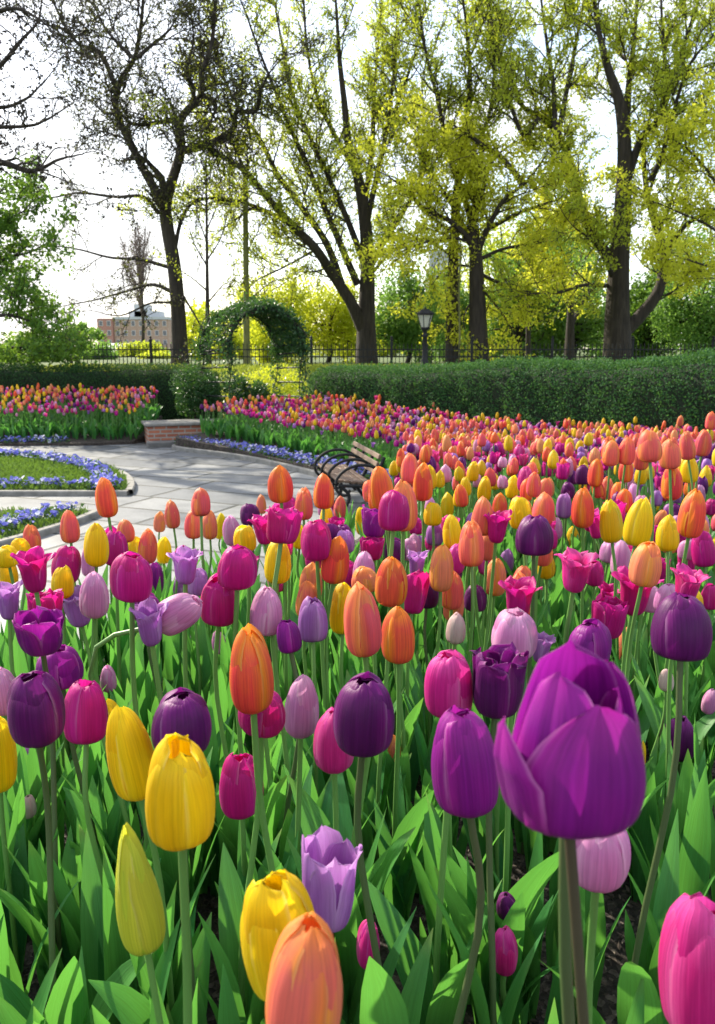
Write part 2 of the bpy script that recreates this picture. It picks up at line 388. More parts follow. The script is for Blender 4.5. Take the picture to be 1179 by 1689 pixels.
def soil_material():
    m, nt, out = new_mat('mulch soil')
    g = N(nt, 'ShaderNodeNewGeometry')
    vo = N(nt, 'ShaderNodeTexVoronoi'); vo.inputs['Scale'].default_value = 95; nt.links.new(g.outputs['Position'], vo.inputs['Vector'])
    a = noise(nt, g.outputs['Position'], 140, 4, 0.7); b = noise(nt, g.outputs['Position'], 7, 4)
    sp = N(nt, 'ShaderNodeSeparateXYZ'); nt.links.new(vo.outputs['Color'], sp.inputs[0])
    col = mixc(nt, math_n(nt, 'POWER', sp.outputs[0], 2.5), (0.022, 0.016, 0.012), (0.15, 0.12, 0.095))
    col = hsv(nt, col, None, None, math_n(nt, 'MULTIPLY', rng_map(nt, a, 0.2, 0.8, 0.5, 1.4), rng_map(nt, b, 0.3, 0.7, 0.7, 1.2)))
    bs = N(nt, 'ShaderNodeBsdfPrincipled'); bs.inputs['Roughness'].default_value = 0.85
    nt.links.new(col, bs.inputs['Base Color'])
    nt.links.new(bump(nt, math_n(nt, 'ADD', vo.outputs['Distance'], a), 1.0, 0.012), bs.inputs['Normal']); nt.links.new(bs.outputs[0], out.inputs[0])
    return m
M_SOIL = soil_material()

# inner edge of the big bed, from the near left round behind the bench to the brick wall
EDGE = np.array([(-6.0, 2.15), (-3.0, 2.30), (-1.3, 2.42), (-0.55, 2.70), (-0.22, 3.4), (0.10, 4.8), (0.46, 6.6), (0.52, 8.0), (0.36, 9.2), (-0.45, 10.6), (-1.65, 12.3), (-2.9, 13.45), (-3.05, 13.8)])
EDGE_S = smooth_path(EDGE, 70)
HEDGE_A, HEDGE_B = np.array([-1.10, 16.0]), np.array([7.4, 6.0])      # front line of the right hedge
OUTER = np.array([(-2.2, 14.35), (-0.9, 15.3), (-0.45, 15.9)] + [tuple(HEDGE_A + (HEDGE_B - HEDGE_A) * t) for t in (0.15, 0.4, 0.7, 1.0)] + [(7.6, -1.0), (-6.0, -1.0)])
BED_POLY = np.vstack([EDGE_S, OUTER])
def inside(poly, x, y):
    x = np.asarray(x, float); y = np.asarray(y, float); c = np.zeros(x.shape, bool)
    x1, y1 = poly[-1]
    for x2, y2 in poly:
        k = ((y2 > y) != (y1 > y)) & (x < (x1 - x2) * (y - y2) / (y1 - y2 + 1e-12) + x2)
        c ^= k; x1, y1 = x2, y2
    return c
def bed_mesh(name, poly, zf, step):
    """soil laid as a grid clipped by its outline, with a skirt down to the paving"""
    lo, hi = poly.min(0), poly.max(0)
    import bmesh
    bm = bmesh.new()
    vs = [bm.verts.new((p[0], p[1], 0)) for p in poly]
    bm.faces.new(vs)
    for ax in (0, 1):
        for c in np.arange(lo[ax] + step * 0.51, hi[ax], step):
            n = (1, 0, 0) if ax == 0 else (0, 1, 0); co = (c, 0, 0) if ax == 0 else (0, c, 0)
            bmesh.ops.bisect_plane(bm, geom=bm.verts[:] + bm.edges[:] + bm.faces[:], plane_co=co, plane_no=n)
    for v in bm.verts: v.co.z = float(zf(v.co.x, v.co.y))
    be = [e for e in bm.edges if e.is_boundary]
    r = bmesh.ops.extrude_edge_only(bm, edges=be)
    for v in r['geom']:
        if isinstance(v, bmesh.types.BMVert): v.co.z = min(-0.715, v.co.z - 0.02)
    bmesh.ops.recalc_face_normals(bm, faces=bm.faces[:])
    me = bpy.data.meshes.new(name); bm.to_mesh(me); bm.free(); me.materials.append(M_SOIL)
    o = link(name, me); return tag(o, kind='structure')
bed_mesh('tulip_bed_soil', BED_POLY, z_bed, 0.35)

def offset_line(pts, d):
    t = np.gradient(pts, axis=0); t /= np.linalg.norm(t, axis=1)[:, None]
    return pts + np.stack([-t[:, 1], t[:, 0]], 1) * d
def kerb(name, pts, w, ztop, zbot, side=1):
    a = Acc(); q = offset_line(pts, w * side); n = len(pts)
    zt = np.array([ztop(x, y) if callable(ztop) else ztop for x, y in pts])
    def row(p, z): return np.column_stack([p, np.broadcast_to(z, n)])
    e = 0.012
    mid1 = pts + (q - pts) * (e / w); mid2 = q + (pts - q) * (e / w)
    rows = [row(pts, zbot), row(pts, zt - e), row(mid1, zt), row(mid2, zt), row(q, zt - e), row(q, zbot)]
    V = np.stack(rows, 0).reshape(-1, 3); a.add(V, gfaces(n, 6), V[:, :2])
    return tag(a.obj(name, M_STONE, smooth=False), kind='structure')
kerb('bed_kerb', EDGE_S, 0.07, lambda x, y: max(ZP + 0.07, float(z_bed(x, y)) - 0.03 if y < 9 else ZP + 0.07), -0.715)

# left bed
LB = np.array([(-11.5, 14.05), (-8, 14.1), (-6, 14.1), (-4.6, 14.15), (-3.95, 14.35), (-3.75, 15.0), (-3.9, 16.4), (-11.5, 16.4)])
def z_lbed(x, y): return -0.66 + 0.30 * sstep((np.asarray(y, float) - 14.1) / 2.0) + 0.0 * np.asarray(x)
bed_mesh('left_bed_soil', LB, z_lbed, 0.6)

# round lawns on the left, with their stone kerbs
LC, LR = np.array([-6.9, 8.65]), 4.40
def lawn_outline(a0, a1, ycut, R):
    th = np.linspace(a0, a1, 40)
    return np.column_stack([LC[0] + R * np.cos(th), LC[1] + R * np.sin(th)])
def lawn_mat():
    m, nt, out = new_mat('clipped lawn')
    g = N(nt, 'ShaderNodeNewGeometry')
    a = noise(nt, g.outputs['Position'], 1.7, 4); b = noise(nt, g.outputs['Position'], 60, 4, 0.7)
    col = mixc(nt, rng_map(nt, a, 0.35, 0.65, 0, 1), (0.045, 0.10, 0.022), (0.10, 0.17, 0.03))
    col = hsv(nt, col, None, None, rng_map(nt, b, 0.2, 0.8, 0.5, 1.4))
    bs = N(nt, 'ShaderNodeBsdfPrincipled'); bs.inputs['Roughness'].default_value = 0.9
    nt.links.new(col, bs.inputs['Base Color']); nt.links.new(bump(nt, b, 1.0, 0.03), bs.inputs['Normal']); nt.links.new(bs.outputs[0], out.inputs[0])
    return m
M_LAWN = lawn_mat()
RI = LR - 0.13
y1a = 9.28; a1 = math.asin((y1a - LC[1]) / RI)
lawn1 = lawn_outline(a1, math.pi - a1, y1a, RI)
y2a = 8.06; a2 = math.asin((y2a - LC[1]) / RI)
lawn2 = lawn_outline(-math.pi - a2, a2, y2a, RI)
def flat_poly(name, poly, z, mat):
    import bmesh
    bm = bmesh.new(); f = bm.faces.new([bm.verts.new((p[0], p[1], z)) for p in poly])
    r = bmesh.ops.extrude_face_region(bm, geom=[f])
    for v in r['geom']:
        if isinstance(v, bmesh.types.BMVert): v.co.z -= z - (ZP - 0.012)
    bmesh.ops.recalc_face_normals(bm, faces=bm.faces[:])
    me = bpy.data.meshes.new(name); bm.to_mesh(me); bm.free(); me.materials.append(mat)
    return tag(link(name, me), kind='structure')
flat_poly('lawn', lawn1, ZP + 0.05, M_LAWN); flat_poly('lawn', lawn2, ZP + 0.05, M_LAWN)
kerb('lawn_kerb', lawn1, 0.09, ZP + 0.06, ZP - 0.012, -1)
kerb('lawn_kerb', lawn2, 0.09, ZP + 0.06, ZP - 0.012, -1)
kerb('lawn_kerb', np.column_stack([np.linspace(lawn1[0, 0] + 0.05, -11, 20), np.full(20, y1a)]), 0.09, ZP + 0.057, ZP - 0.012, 1)
kerb('lawn_kerb', np.column_stack([np.linspace(-11, lawn2[-1, 0] + 0.05, 20), np.full(20, y2a)]), 0.09, ZP + 0.057, ZP - 0.012, 1)

rg = np.random.default_rng(5)
def blades(name, pts, h, w, mat, rng, label, lean=0.35):
    n = len(pts); a = Acc()
    d = rng.normal(size=(n, 3)) * lean; d[:, 2] = 1; d /= np.linalg.norm(d, axis=1)[:, None]
    th = rng.uniform(0, 6.283, n); s = np.stack([np.cos(th), np.sin(th), 0 * th], 1)
    hh = (h * rng.uniform(0.5, 1.3, n))[:, None]; ww = w * 0.5
    bend = rng.normal(size=(n, 3)) * 0.25 * hh; bend[:, 2] *= 0.2
    V = np.stack([pts - s * ww, pts + s * ww, pts + d * hh * 0.6 + s * ww * 0.7, pts + d * hh + bend], 1).reshape(-1, 3)
    a.add(V, np.arange(4 * n).reshape(-1, 4), np.tile([(0, 0), (1, 0), (1, .6), (.5, 1)], (n, 1)))
    return tag(a.obj(name, mat), label, 'grass', kind='stuff')
M_GRASS = foliage_mat('grass blades', (0.05, 0.12, 0.02), (0.12, 0.21, 0.035), (0.22, 0.36, 0.04), 0.35, 0.5)
M_GRASSY = foliage_mat('grass blades in sunlit colour', (0.15, 0.22, 0.03), (0.30, 0.36, 0.045), (0.5, 0.55, 0.05), 0.4, 0.5)  # brighter copy of the grass, sunshine painted into its colour
def scatter_poly(poly, n, rng, box_=None):
    lo, hi = (poly.min(0), poly.max(0)) if box_ is None else box_
    out = []
    while sum(map(len, out)) < n:
        p = rng.uniform(lo, hi, size=(n, 2)); out.append(p[inside(poly, p[:, 0], p[:, 1])])
    return np.concatenate(out)[:n]
q1 = scatter_poly(lawn1, 26000, rg, (np.array([-7.5, 9.3]), np.array([-2.4, 13.1])))
q2 = scatter_poly(lawn2, 9000, rg, (np.array([-5.5, 5.6]), np.array([-2.4, 8.06])))
q = np.concatenate([q1, q2])
blades('grass', np.column_stack([q, np.full(len(q), ZP + 0.05)]), 0.06, 0.008, M_GRASS, rg, 'short green grass on the two round lawns by the stone path')
q = rg.uniform((-9, 17.2), (12, 27), size=(30000, 2))
blades('grass', np.column_stack([q, z_ground(q[:, 0], q[:, 1])]), 0.16, 0.02, M_GRASSY, rg, 'sunlit yellow green grass on the bank between hedge and iron fence')

# ------------------------------------------------------------------ far buildings
def brick_mat(name, c1, c2, mortar, bw, rh, ms=0.012, grad=None):
    m, nt, out = new_mat(name)
    tc = N(nt, 'ShaderNodeTexCoord'); sp = N(nt, 'ShaderNodeSeparateXYZ'); nt.links.new(tc.outputs['Object'], sp.inputs[0])
    cb = N(nt, 'ShaderNodeCombineXYZ'); nt.links.new(math_n(nt, 'ADD', sp.outputs[0], sp.outputs[1]), cb.inputs[0]); nt.links.new(sp.outputs[2], cb.inputs[1])
    br = N(nt, 'ShaderNodeTexBrick'); nt.links.new(cb.outputs[0], br.inputs['Vector']); br.inputs['Scale'].default_value = 1
    br.inputs['Brick Width'].default_value = bw; br.inputs['Row Height'].default_value = rh; br.inputs['Mortar Size'].default_value = ms
    br.inputs['Color1'].default_value = c4(c1); br.inputs['Color2'].default_value = c4(c2); br.inputs['Mortar'].default_value = c4(mortar)
    a = noise(nt, tc.outputs['Object'], 3.0, 5)
    col = hsv(nt, br.outputs['Color'], None, None, rng_map(nt, a, 0.25, 0.75, 0.75, 1.2))
    bs = N(nt, 'ShaderNodeBsdfPrincipled'); bs.inputs['Roughness'].default_value = 0.85
    nt.links.new(col, bs.inputs['Base Color']); nt.links.new(bump(nt, math_n(nt, 'SUBTRACT', 1.0, br.outputs['Fac']), 0.6, 0.006), bs.inputs['Normal']); nt.links.new(bs.outputs[0], out.inputs[0])
    return m
M_BRICK = brick_mat('red brick', (0.42, 0.15, 0.085), (0.30, 0.10, 0.06), (0.34, 0.30, 0.26), 0.21, 0.07)
M_BRICKF = brick_mat('far red brick', (0.42, 0.20, 0.15), (0.36, 0.165, 0.125), (0.40, 0.32, 0.28), 0.6, 0.25)
M_BRICKT = brick_mat('far tan brick', (0.45, 0.30, 0.22), (0.40, 0.27, 0.20), (0.45, 0.37, 0.31), 0.6, 0.25)
M_GREYB = plain_mat('pale grey concrete', (0.42, 0.44, 0.46), (0.52, 0.54, 0.55), 0.3, 0.8, 0)
M_WINDOW = plain_mat('far window glass', (0.12, 0.12, 0.13), (0.20, 0.20, 0.22), 0.2, 0.3, 0)
M_WHITE = plain_mat('white roof board', (0.66, 0.66, 0.64), (0.76, 0.76, 0.74), 0.5, 0.7, 0)

def building(name, label, pxl, pxr, pytop, Y, depth, mat, mat2=None, split=None, floors=6, cols=8, tank=None, zbase=-1.0):
    a, b = P(pxl, pytop, Y), P(pxr, pytop, Y); h = a[2] - zbase; w = b[0] - a[0]
    root = tag(empty(name, ((a[0] + b[0]) / 2, Y, zbase)), label, 'building')
    ac = Acc(); ws = w * (split if split else 1.0)
    if split:
        box(ac, (-w / 2, -depth * 0.04, 0), (-w / 2 + ws, depth, h * 1.02), bev=0.1)
        ac.obj('wall', mat, root, False); ac = Acc()
        box(ac, (-w / 2 + ws + 0.005, 0, 0), (w / 2, depth, h), bev=0.1); ac.obj('wall', mat2, root, False)
    else:
        box(ac, (-w / 2, 0, 0), (w / 2, depth, h), bev=0.1); ac.obj('wall', mat, root, False)
    ac = Acc(); box(ac, (-w / 2 + (ws if split else 0) - 0.0 + 0.05, -0.25, h + 0.004), (w / 2 + 0.2, depth, h + 0.7)); ac.obj('parapet', M_GREYB, root, False)
    fw = Acc(); box(fw, (-0.50, -0.06, 0), (0.50, 0.06, 1.35)); fme = fw.mesh('window_frame', [M_WHITE], False)
    gw = Acc(); box(gw, (-0.42, -0.09, 0.08), (0.42, -0.065, 1.27)); gme = gw.mesh('pane', [M_WINDOW], False)
    for i in range(cols):
        for k in range(floors):
            x = -w / 2 + (i + 0.5) * w / cols; z = h - (k + 1) * (h / max(floors, 1)) * 0.98 + h / floors * 0.3
            if z < 1: continue
            yo = -depth * 0.04 if split and x < -w / 2 + ws else 0.0
            f = link('window', fme, root, None, Matrix.Translation((x, yo, z))); link('pane', gme, f)
    if tank:
        for (fx0, fx1, hh) in tank:
            ac = Acc(); box(ac, (-w / 2 + fx0 * w, 3, h + 0.71), (-w / 2 + fx1 * w, 9, h + 0.71 + hh), bev=0.05); ac.obj('roof_bulkhead', M_GREYB, root, False)
    return root
building('apartment_block', 'distant red and tan brick apartment block with grey rooftop bulkheads', 161, 277, 527, 220, 22, M_BRICKF, M_BRICKT, 0.22, 5, 9, [(0.40, 0.85, 1.6), (0.48, 0.66, 3.4)], zbase=-4)
building('tower_block', 'faint pale grey tower behind the trees left of the thick dark trunk', 708, 762, 415, 320, 18, M_GREYB, None, None, 12, 5, None, zbase=-4)
h_root = tag(empty('house', (P(192, 600, 90)[0], 90, -1)), 'small pale grey house behind the fence below the brick apartment block', 'house')
ac = Acc(); zt = P(192, 580, 90)[2] + 1
box(ac, (-2.0, 0, 0), (2.0, 5, zt)); ac.obj('wall', M_GREYB, h_root, False)
ac = Acc(); zr = P(192, 566, 90)[2] + 1
ac.add([(-2.25, -0.3, zt + 0.01), (2.25, -0.3, zt + 0.01), (2.25, 5.3, zt + 0.01), (-2.25, 5.3, zt + 0.01), (-1.6, 2.5, zr), (1.0, 2.5, zr)], [(0, 1, 5, 4), (2, 3, 4, 5), (1, 2, 5, 5), (3, 0, 4, 4), (0, 3, 2, 1)]); ac.obj('roof', M_WHITE, h_root, False)
ac = Acc(); box(ac, (0.9, -0.06, 0.8), (1.7, 0.05, zt - 0.3)); wd = ac.obj('window', M_WHITE, h_root, False)
ac = Acc(); box(ac, (0.98, -0.09, 0.88), (1.62, -0.065, zt - 0.38)); ac.obj('pane', M_WINDOW, wd, False)

# ------------------------------------------------------------------ hedges
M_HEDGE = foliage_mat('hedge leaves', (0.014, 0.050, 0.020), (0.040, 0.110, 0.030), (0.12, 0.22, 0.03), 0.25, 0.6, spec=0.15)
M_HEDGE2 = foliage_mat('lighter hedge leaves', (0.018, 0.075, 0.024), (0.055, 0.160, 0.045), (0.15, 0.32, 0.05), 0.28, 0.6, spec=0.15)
M_CORE = plain_mat('hedge core shade', (0.008, 0.016, 0.008), (0.016, 0.030, 0.012), 20, 0.95, 0.5)  # near black green: the shade between the leaves, painted on a solid core
def hedge(name, label, A, B, thick, zt0, zt1, zb, leaf, dens, mat, seed):
    rng = np.random.default_rng(seed)
    A = np.array(A, float); B = np.array(B, float); L = np.linalg.norm(B - A); d = (B - A) / L; nrm = np.array([-d[1], d[0]])
    if nrm[1] < 0: nrm = -nrm                     # points away from the camera
    root = tag(empty(name, (*((A + B) / 2), zb)), label, 'hedge')
    off = np.array([*((A + B) / 2), zb])
    def section(s):                               # s in [0,1] round front, top and back: (depth, height 0..1)
        r = 0.14; pts = np.array([(0.03, 0), (-0.02, 0.35), (0.0, 0.80), (0.05, 0.94), (0.16, 1.0), (0.5, 1.015), (0.84, 1.0), (0.95, 0.94), (1, 0.8), (1, 0)])
        t = np.concatenate([[0], np.cumsum(np.hypot(*(np.diff(pts, axis=0) * np.array([thick, 1.2])).T))]); t /= t[-1]
        return np.interp(s, t, pts[:, 0]), np.interp(s, t, pts[:, 1])
    def place(u, s, inset):
        dp, hh = section(s)
        end = np.minimum(u, 1 - u) * L             # rounded ends
        shr = np.clip(1 - end / 0.45, 0, 1) ** 2
        dp = 0.5 + (dp - 0.5) * (1 - 0.45 * shr); hh = hh * (1 - 0.10 * shr)
        bul = 0.05 * np.sin(u * L * 2.1 + seed) * np.sin(hh * 4 + u * L * 1.3) + 0.025 * np.sin(u * L * 7.7 + hh * 9)
        top = (zt0 + (zt1 - zt0) * u) + 0.03 * np.sin(u * L * 1.7) + 0.012 * np.sin(u * L * 9.1)
        dd = dp * thick; dd = np.where(dp < 0.5, dd + inset - bul, dd - inset + bul)
        z = zb + hh * (top - zb) - inset * (hh > 0.9)
        p = A[None] + d[None] * (u * L)[:, None] + nrm[None] * dd[:, None]
        return np.column_stack([p, z]) - off
    nu, ns = max(12, int(L * 3)), 20
    U, S = np.meshgrid(np.linspace(0, 1, nu), np.linspace(0, 1, ns))
    a = Acc(); V = place(U.ravel(), S.ravel(), 0.10); a.add(V, gfaces(nu, ns))
    for k in (0, nu - 1):                          # end caps
        ringp = V[k::nu]; c = ringp.mean(0); a.add(np.vstack([ringp, c[None]]), [(i, i + 1, ns, ns) for i in range(ns - 1)])
    a.obj('branches', M_CORE, root)  # solid inset shell, painted dark as the shade seen through leaf gaps
    area = L * (thick + 2.4); n = int(area * dens)
    u = rng.uniform(0, 1, n); s = np.where(rng.random(n) < 0.88, rng.uniform(0, 0.66, n), rng.uniform(0.6, 1, n))
    ph = rng.uniform(0, 6.28, 8)
    fld = sum(np.sin(u * L * f1 + s * f2 + p_) for f1, f2, p_ in ((2.3, 9, ph[0]), (4.1, -13, ph[1]), (7.7, 21, ph[2]), (12.9, -17, ph[3]), (17.3, 34, ph[4]))) / 5
    k = (fld > -0.42) | (rng.random(n) < 0.45); u, s, fld = u[k], s[k], fld[k]; n = len(u)
    pts = place(u, s, rng.uniform(-0.02, 0.10, n) - 0.05 * fld); e = 1e-3
    sprig = rng.random(n) < 0.03
    pa = place(np.clip(u + e, 0, 1), s, 0 * u); pb = place(u, np.clip(s + e, 0, 1), 0 * u); p0 = place(u, s, 0 * u)
    nn = np.cross(pa - p0, pb - p0); nn /= np.linalg.norm(nn, axis=1)[:, None] + 1e-12
    pts = pts + np.where(sprig[:, None], rng.normal(size=(n, 3)) * 0.02 + np.array([0, 0, 0.05]), 0.0)
    ne = int(dens * 1.5 * 2); ue = np.where(rng.random(ne) < 0.5, 0.0, 1.0); se = rng.uniform(0, 1, ne); tt = rng.uniform(0, 1, ne) ** 0.5
    q = place(ue, se, 0 * ue); cc = np.array([place(np.array([e_]), np.array([0.5]), np.array([0.0]))[0] for e_ in (0.0, 1.0)]); cc[:, 2] = (zt0 - zb) * 0.5
    q = cc[ue.astype(int)] * (1 - tt)[:, None] + q * tt[:, None] + np.random.default_rng(1).normal(size=(ne, 3)) * 0.03
    a = Acc(); leaf_cards(a, pts, leaf, rng, up=0.5, nrm=nn * np.sign((nn * (p0 - np.array([0, 0, 0.4]))).sum(1))[:, None])
    leaf_cards(a, q, leaf, rng, up=0.5)
    a.obj('foliage', mat, root, smooth=False)
    return root
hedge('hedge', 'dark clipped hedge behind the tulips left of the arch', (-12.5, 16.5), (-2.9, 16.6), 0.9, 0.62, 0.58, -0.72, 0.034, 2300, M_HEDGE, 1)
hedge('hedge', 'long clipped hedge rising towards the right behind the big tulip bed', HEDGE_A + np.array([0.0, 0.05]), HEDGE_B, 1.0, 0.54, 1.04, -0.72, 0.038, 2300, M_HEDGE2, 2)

# ------------------------------------------------------------------ iron fence
FY = 26.0
def fence():
    x0, x1 = P(118, 600, FY)[0], P(1260, 600, FY)[0]
    root = tag(empty('iron_fence', ((x0 + x1) / 2, FY, 0.3)), 'black iron picket fence running behind both hedges', 'fence')
    ox = (x0 + x1) / 2; ztop = 0.80; zb = -0.02
    for z in (0.62, 0.40, 0.06):
        a = Acc(); box(a, (x0 - ox, -0.012, z - 0.018), (x1 - ox, 0.012, z + 0.018)); a.obj('rail', M_IRON, root, False)
    pa = Acc(); box(pa, (-0.04, -0.04, zb), (0.04, 0.04, 0.90), bev=0.006); lathe(pa, [(0.055, 0.90), (0.06, 0.93), (0.03, 0.96), (0.045, 1.0), (0.0, 1.05)], 8)
    pme = pa.mesh('post', [M_IRON], False)
    ka = Acc(); box(ka, (-0.011, -0.011, zb + 0.02), (0.011, 0.011, ztop)); ka.add([(-0.02, 0, ztop), (0, -0.012, ztop), (0.02, 0, ztop), (0, 0.012, ztop), (0, 0, ztop + 0.10)], [(0, 1, 4, 4), (1, 2, 4, 4), (2, 3, 4, 4), (3, 0, 4, 4)])
    kme = ka.mesh('picket', [M_IRON], False)
    n = int((x1 - x0) / 0.125); rest = Acc(); made = 0
    for i in range(n + 1):
        x = x0 + i * 0.125 - ox
        if i % 20 == 0: link('post', pme, root, None, Matrix.Translation((x, 0, 0)))
        elif made < 100 and x + ox > P(470, 600, FY)[0]:
            link('picket', kme, root, None, Matrix.Translation((x, 0.0, 0))); made += 1
        else:
            V = np.array([v.co for v in kme.vertices]); V[:, 0] += x
            rest.add(V, np.array([(list(p.vertices) + [p.vertices[-1]])[:4] for p in kme.polygons]))
    tag(rest.obj('pickets', M_IRON, root, False), kind='stuff')
fence()

# ------------------------------------------------------------------ lamp post
def glass_mat():
    m, nt, out = new_mat('frosted lamp glass')
    bs = N(nt, 'ShaderNodeBsdfPrincipled'); bs.inputs['Base Color'].default_value = (0.86, 0.86, 0.82, 1); bs.inputs['Roughness'].default_value = 0.25
    tr = N(nt, 'ShaderNodeBsdfTranslucent'); tr.inputs['Color'].default_value = (0.95, 0.95, 0.9, 1)
    mx = N(nt, 'ShaderNodeMixShader'); mx.inputs[0].default_value = 0.75
    nt.links.new(bs.outputs[0], mx.inputs[1]); nt.links.new(tr.outputs[0], mx.inputs[2]); nt.links.new(mx.outputs[0], out.inputs[0]); return m
def lamp():
    Y = 23.5; b = P(700, 600, Y); z0 = float(z_ground(b[0], Y)) - 0.02
    root = tag(empty('street_lamp', (b[0], Y, z0)), 'black park lamp post with a white glass lantern by the fence', 'street lamp')
    H = P(700, 508, Y)[2] - z0; lb = P(700, 541, Y)[2] - z0; lt = P(700, 519, Y)[2] - z0
    a = Acc(); lathe(a, [(0.16, 0), (0.16, 0.10), (0.12, 0.14), (0.11, 0.30), (0.075, 0.36), (0.066, lb - 0.25), (0.085, lb - 0.22), (0.06, lb - 0.17), (0.06, lb - 0.09), (0.11, lb - 0.03), (0.12, lb), (0.0, lb)], 12)
    a.obj('post', M_IRON, root)
    mg = glass_mat(); r0, r1 = 0.115, 0.225; n = 6
    fr = Acc()
    for k in range(n):
        t0, t1 = k * math.pi * 2 / n + 0.2, (k + 1) * math.pi * 2 / n + 0.2
        c = [np.array([r * math.cos(t), r * math.sin(t), z]) for (r, z) in ((r0, lb + 0.01), (r1, lt)) for t in (t0, t1)]
        g = Acc(); q = [p * np.array([.95, .95, 1]) for p in c]; g.add([q[0], q[1], q[3], q[2]], [(0, 1, 2, 3)])
        g.obj('glass_pane', mg, root, False)
        tube(fr, [c[0], c[2]], 0.013, 5); tube(fr, [c[0], c[1]], 0.012, 5); tube(fr, [c[2], c[3]], 0.016, 5)
    fr.obj('lantern_frame', M_IRON, root)
    a = Acc(); lathe(a, [(0.255, lt + 0.015), (0.25, lt + 0.035), (0.16, lt + 0.10), (0.10, lt + 0.15), (0.06, H - 0.07), (0.035, H - 0.05), (0.05, H - 0.03), (0.0, H + 0.03)], 12); lathe(a, [(0.255, lt + 0.015), (0.0, lt + 0.02)], 12)
    for k in range(6):
        t = k * math.pi / 3 + 0.2; tube(a, [(0.25 * math.cos(t), 0.25 * math.sin(t), lt + 0.03), (0.27 * math.cos(t), 0.27 * math.sin(t), lt + 0.10)], [0.02, 0.004], 5)
    a.obj('lantern_roof', M_IRON, root)
lamp()

# ------------------------------------------------------------------ brick wall, step, bench
def brick_wall():
    c = G(245, 735, ZP); ang = rad(20)
    root = tag(empty('brick_wall', (c[0], c[1], ZP - 0.01), ang), 'low red brick wall with pale stone cap at the end of the path', 'wall')
    hh = P(245, 703, c[1])[2] - ZP
    a = Acc(); box(a, (0, 0, 0), (1.9, 0.62, hh)); a.obj('brickwork', M_BRICK, root, False)
    a = Acc(); box(a, (-0.05, -0.05, hh + 0.002), (1.95, 0.67, hh + 0.055), bev=0.012); a.obj('stone_cap', M_STONE, root, False)
    M_STEP = plain_mat('dark stone step', (0.10, 0.10, 0.095), (0.17, 0.165, 0.155), 8, 0.85, 0.4)
    for k, (px, py, w) in enumerate(((292, 733, 0.9), (316, 727, 0.9))):
        g = G(px, py, ZP)
        s = tag(empty('stone_step', (g[0], g[1] - 0.25 + 0.0, ZP - 0.01), ang), ('dark lower stone step in front of the brick wall', 'dark upper stone step beside the brick wall and tulips')[k], 'step')
        a = Acc(); box(a, (-w / 2, -0.15 + k * 0.22, 0), (w / 2, 0.15 + k * 0.22, 0.10 + 0.10 * k), bev=0.012); a.obj('tread', M_STEP, s, False)
brick_wall()

def bench():
    root = tag(empty('park_bench', (-0.02, 8.95, ZP), rad(12)), 'park bench with black iron hoop arms and wooden slats beside the path', 'bench')
    K = 0.70; LEN = 1.30
    sx, sz = -0.02, 0.42 * K
    a = Acc()
    for k in range(5): box(a, (-0.46 * K + k * 0.098 * K, -LEN / 2, sz + 0.012 * math.cos(k)), (-0.46 * K + k * 0.098 * K + 0.085 * K, LEN / 2, sz + 0.012 * math.cos(k) + 0.028), bev=0.005)
    a.obj('seat', M_WOOD, root, False)
    a = Acc(); Mx = Matrix.Translation((0.04, 0, sz)) @ Matrix.Rotation(rad(16), 4, 'Y')
    for z in (0.10, 0.215, 0.33): box(a, (-0.014, -LEN / 2, z * K + 0.02), (0.014, LEN / 2, z * K + 0.10 * K), Mx, bev=0.005)
    a.obj('backrest', M_WOOD, root, False)
    for y in (-LEN / 2 - 0.02, -LEN / 6, LEN / 6, LEN / 2 + 0.02):
        a = Acc()
        pts = [(0.16, 0.60), (0.02, 0.675), (-0.16, 0.69), (-0.33, 0.64), (-0.46, 0.53), (-0.50, 0.40), (-0.45, 0.29), (-0.35, 0.25), (-0.28, 0.33)]
        tube(a, smooth_path([(x * K, y, z * K) for x, z in pts], 30), 0.0165, 7, cap=True)
        a.obj('arm_hoop', M_IRON, root)
        a = Acc()
        tube(a, smooth_path([(0.23 * K, y, 0.80 * K), (0.12 * K, y, 0.56 * K), (0.03 * K, y, 0.36 * K), (0.10 * K, y, 0.14 * K), (0.20 * K, y, 0.0)], 16), 0.020, 7, cap=True)
        tube(a, smooth_path([(-0.46 * K, y, 0.395 * K), (-0.2 * K, y, 0.385 * K), (0.03 * K, y, 0.37 * K)], 8), 0.018, 7, cap=True)
        tube(a, smooth_path([(-0.42 * K, y, 0.39 * K), (-0.30 * K, y, 0.25 * K), (-0.34 * K, y, 0.10 * K), (-0.43 * K, y, 0.0)], 14), 0.019, 7, cap=True)
        a.obj('leg_frame', M_IRON, root)
bench()

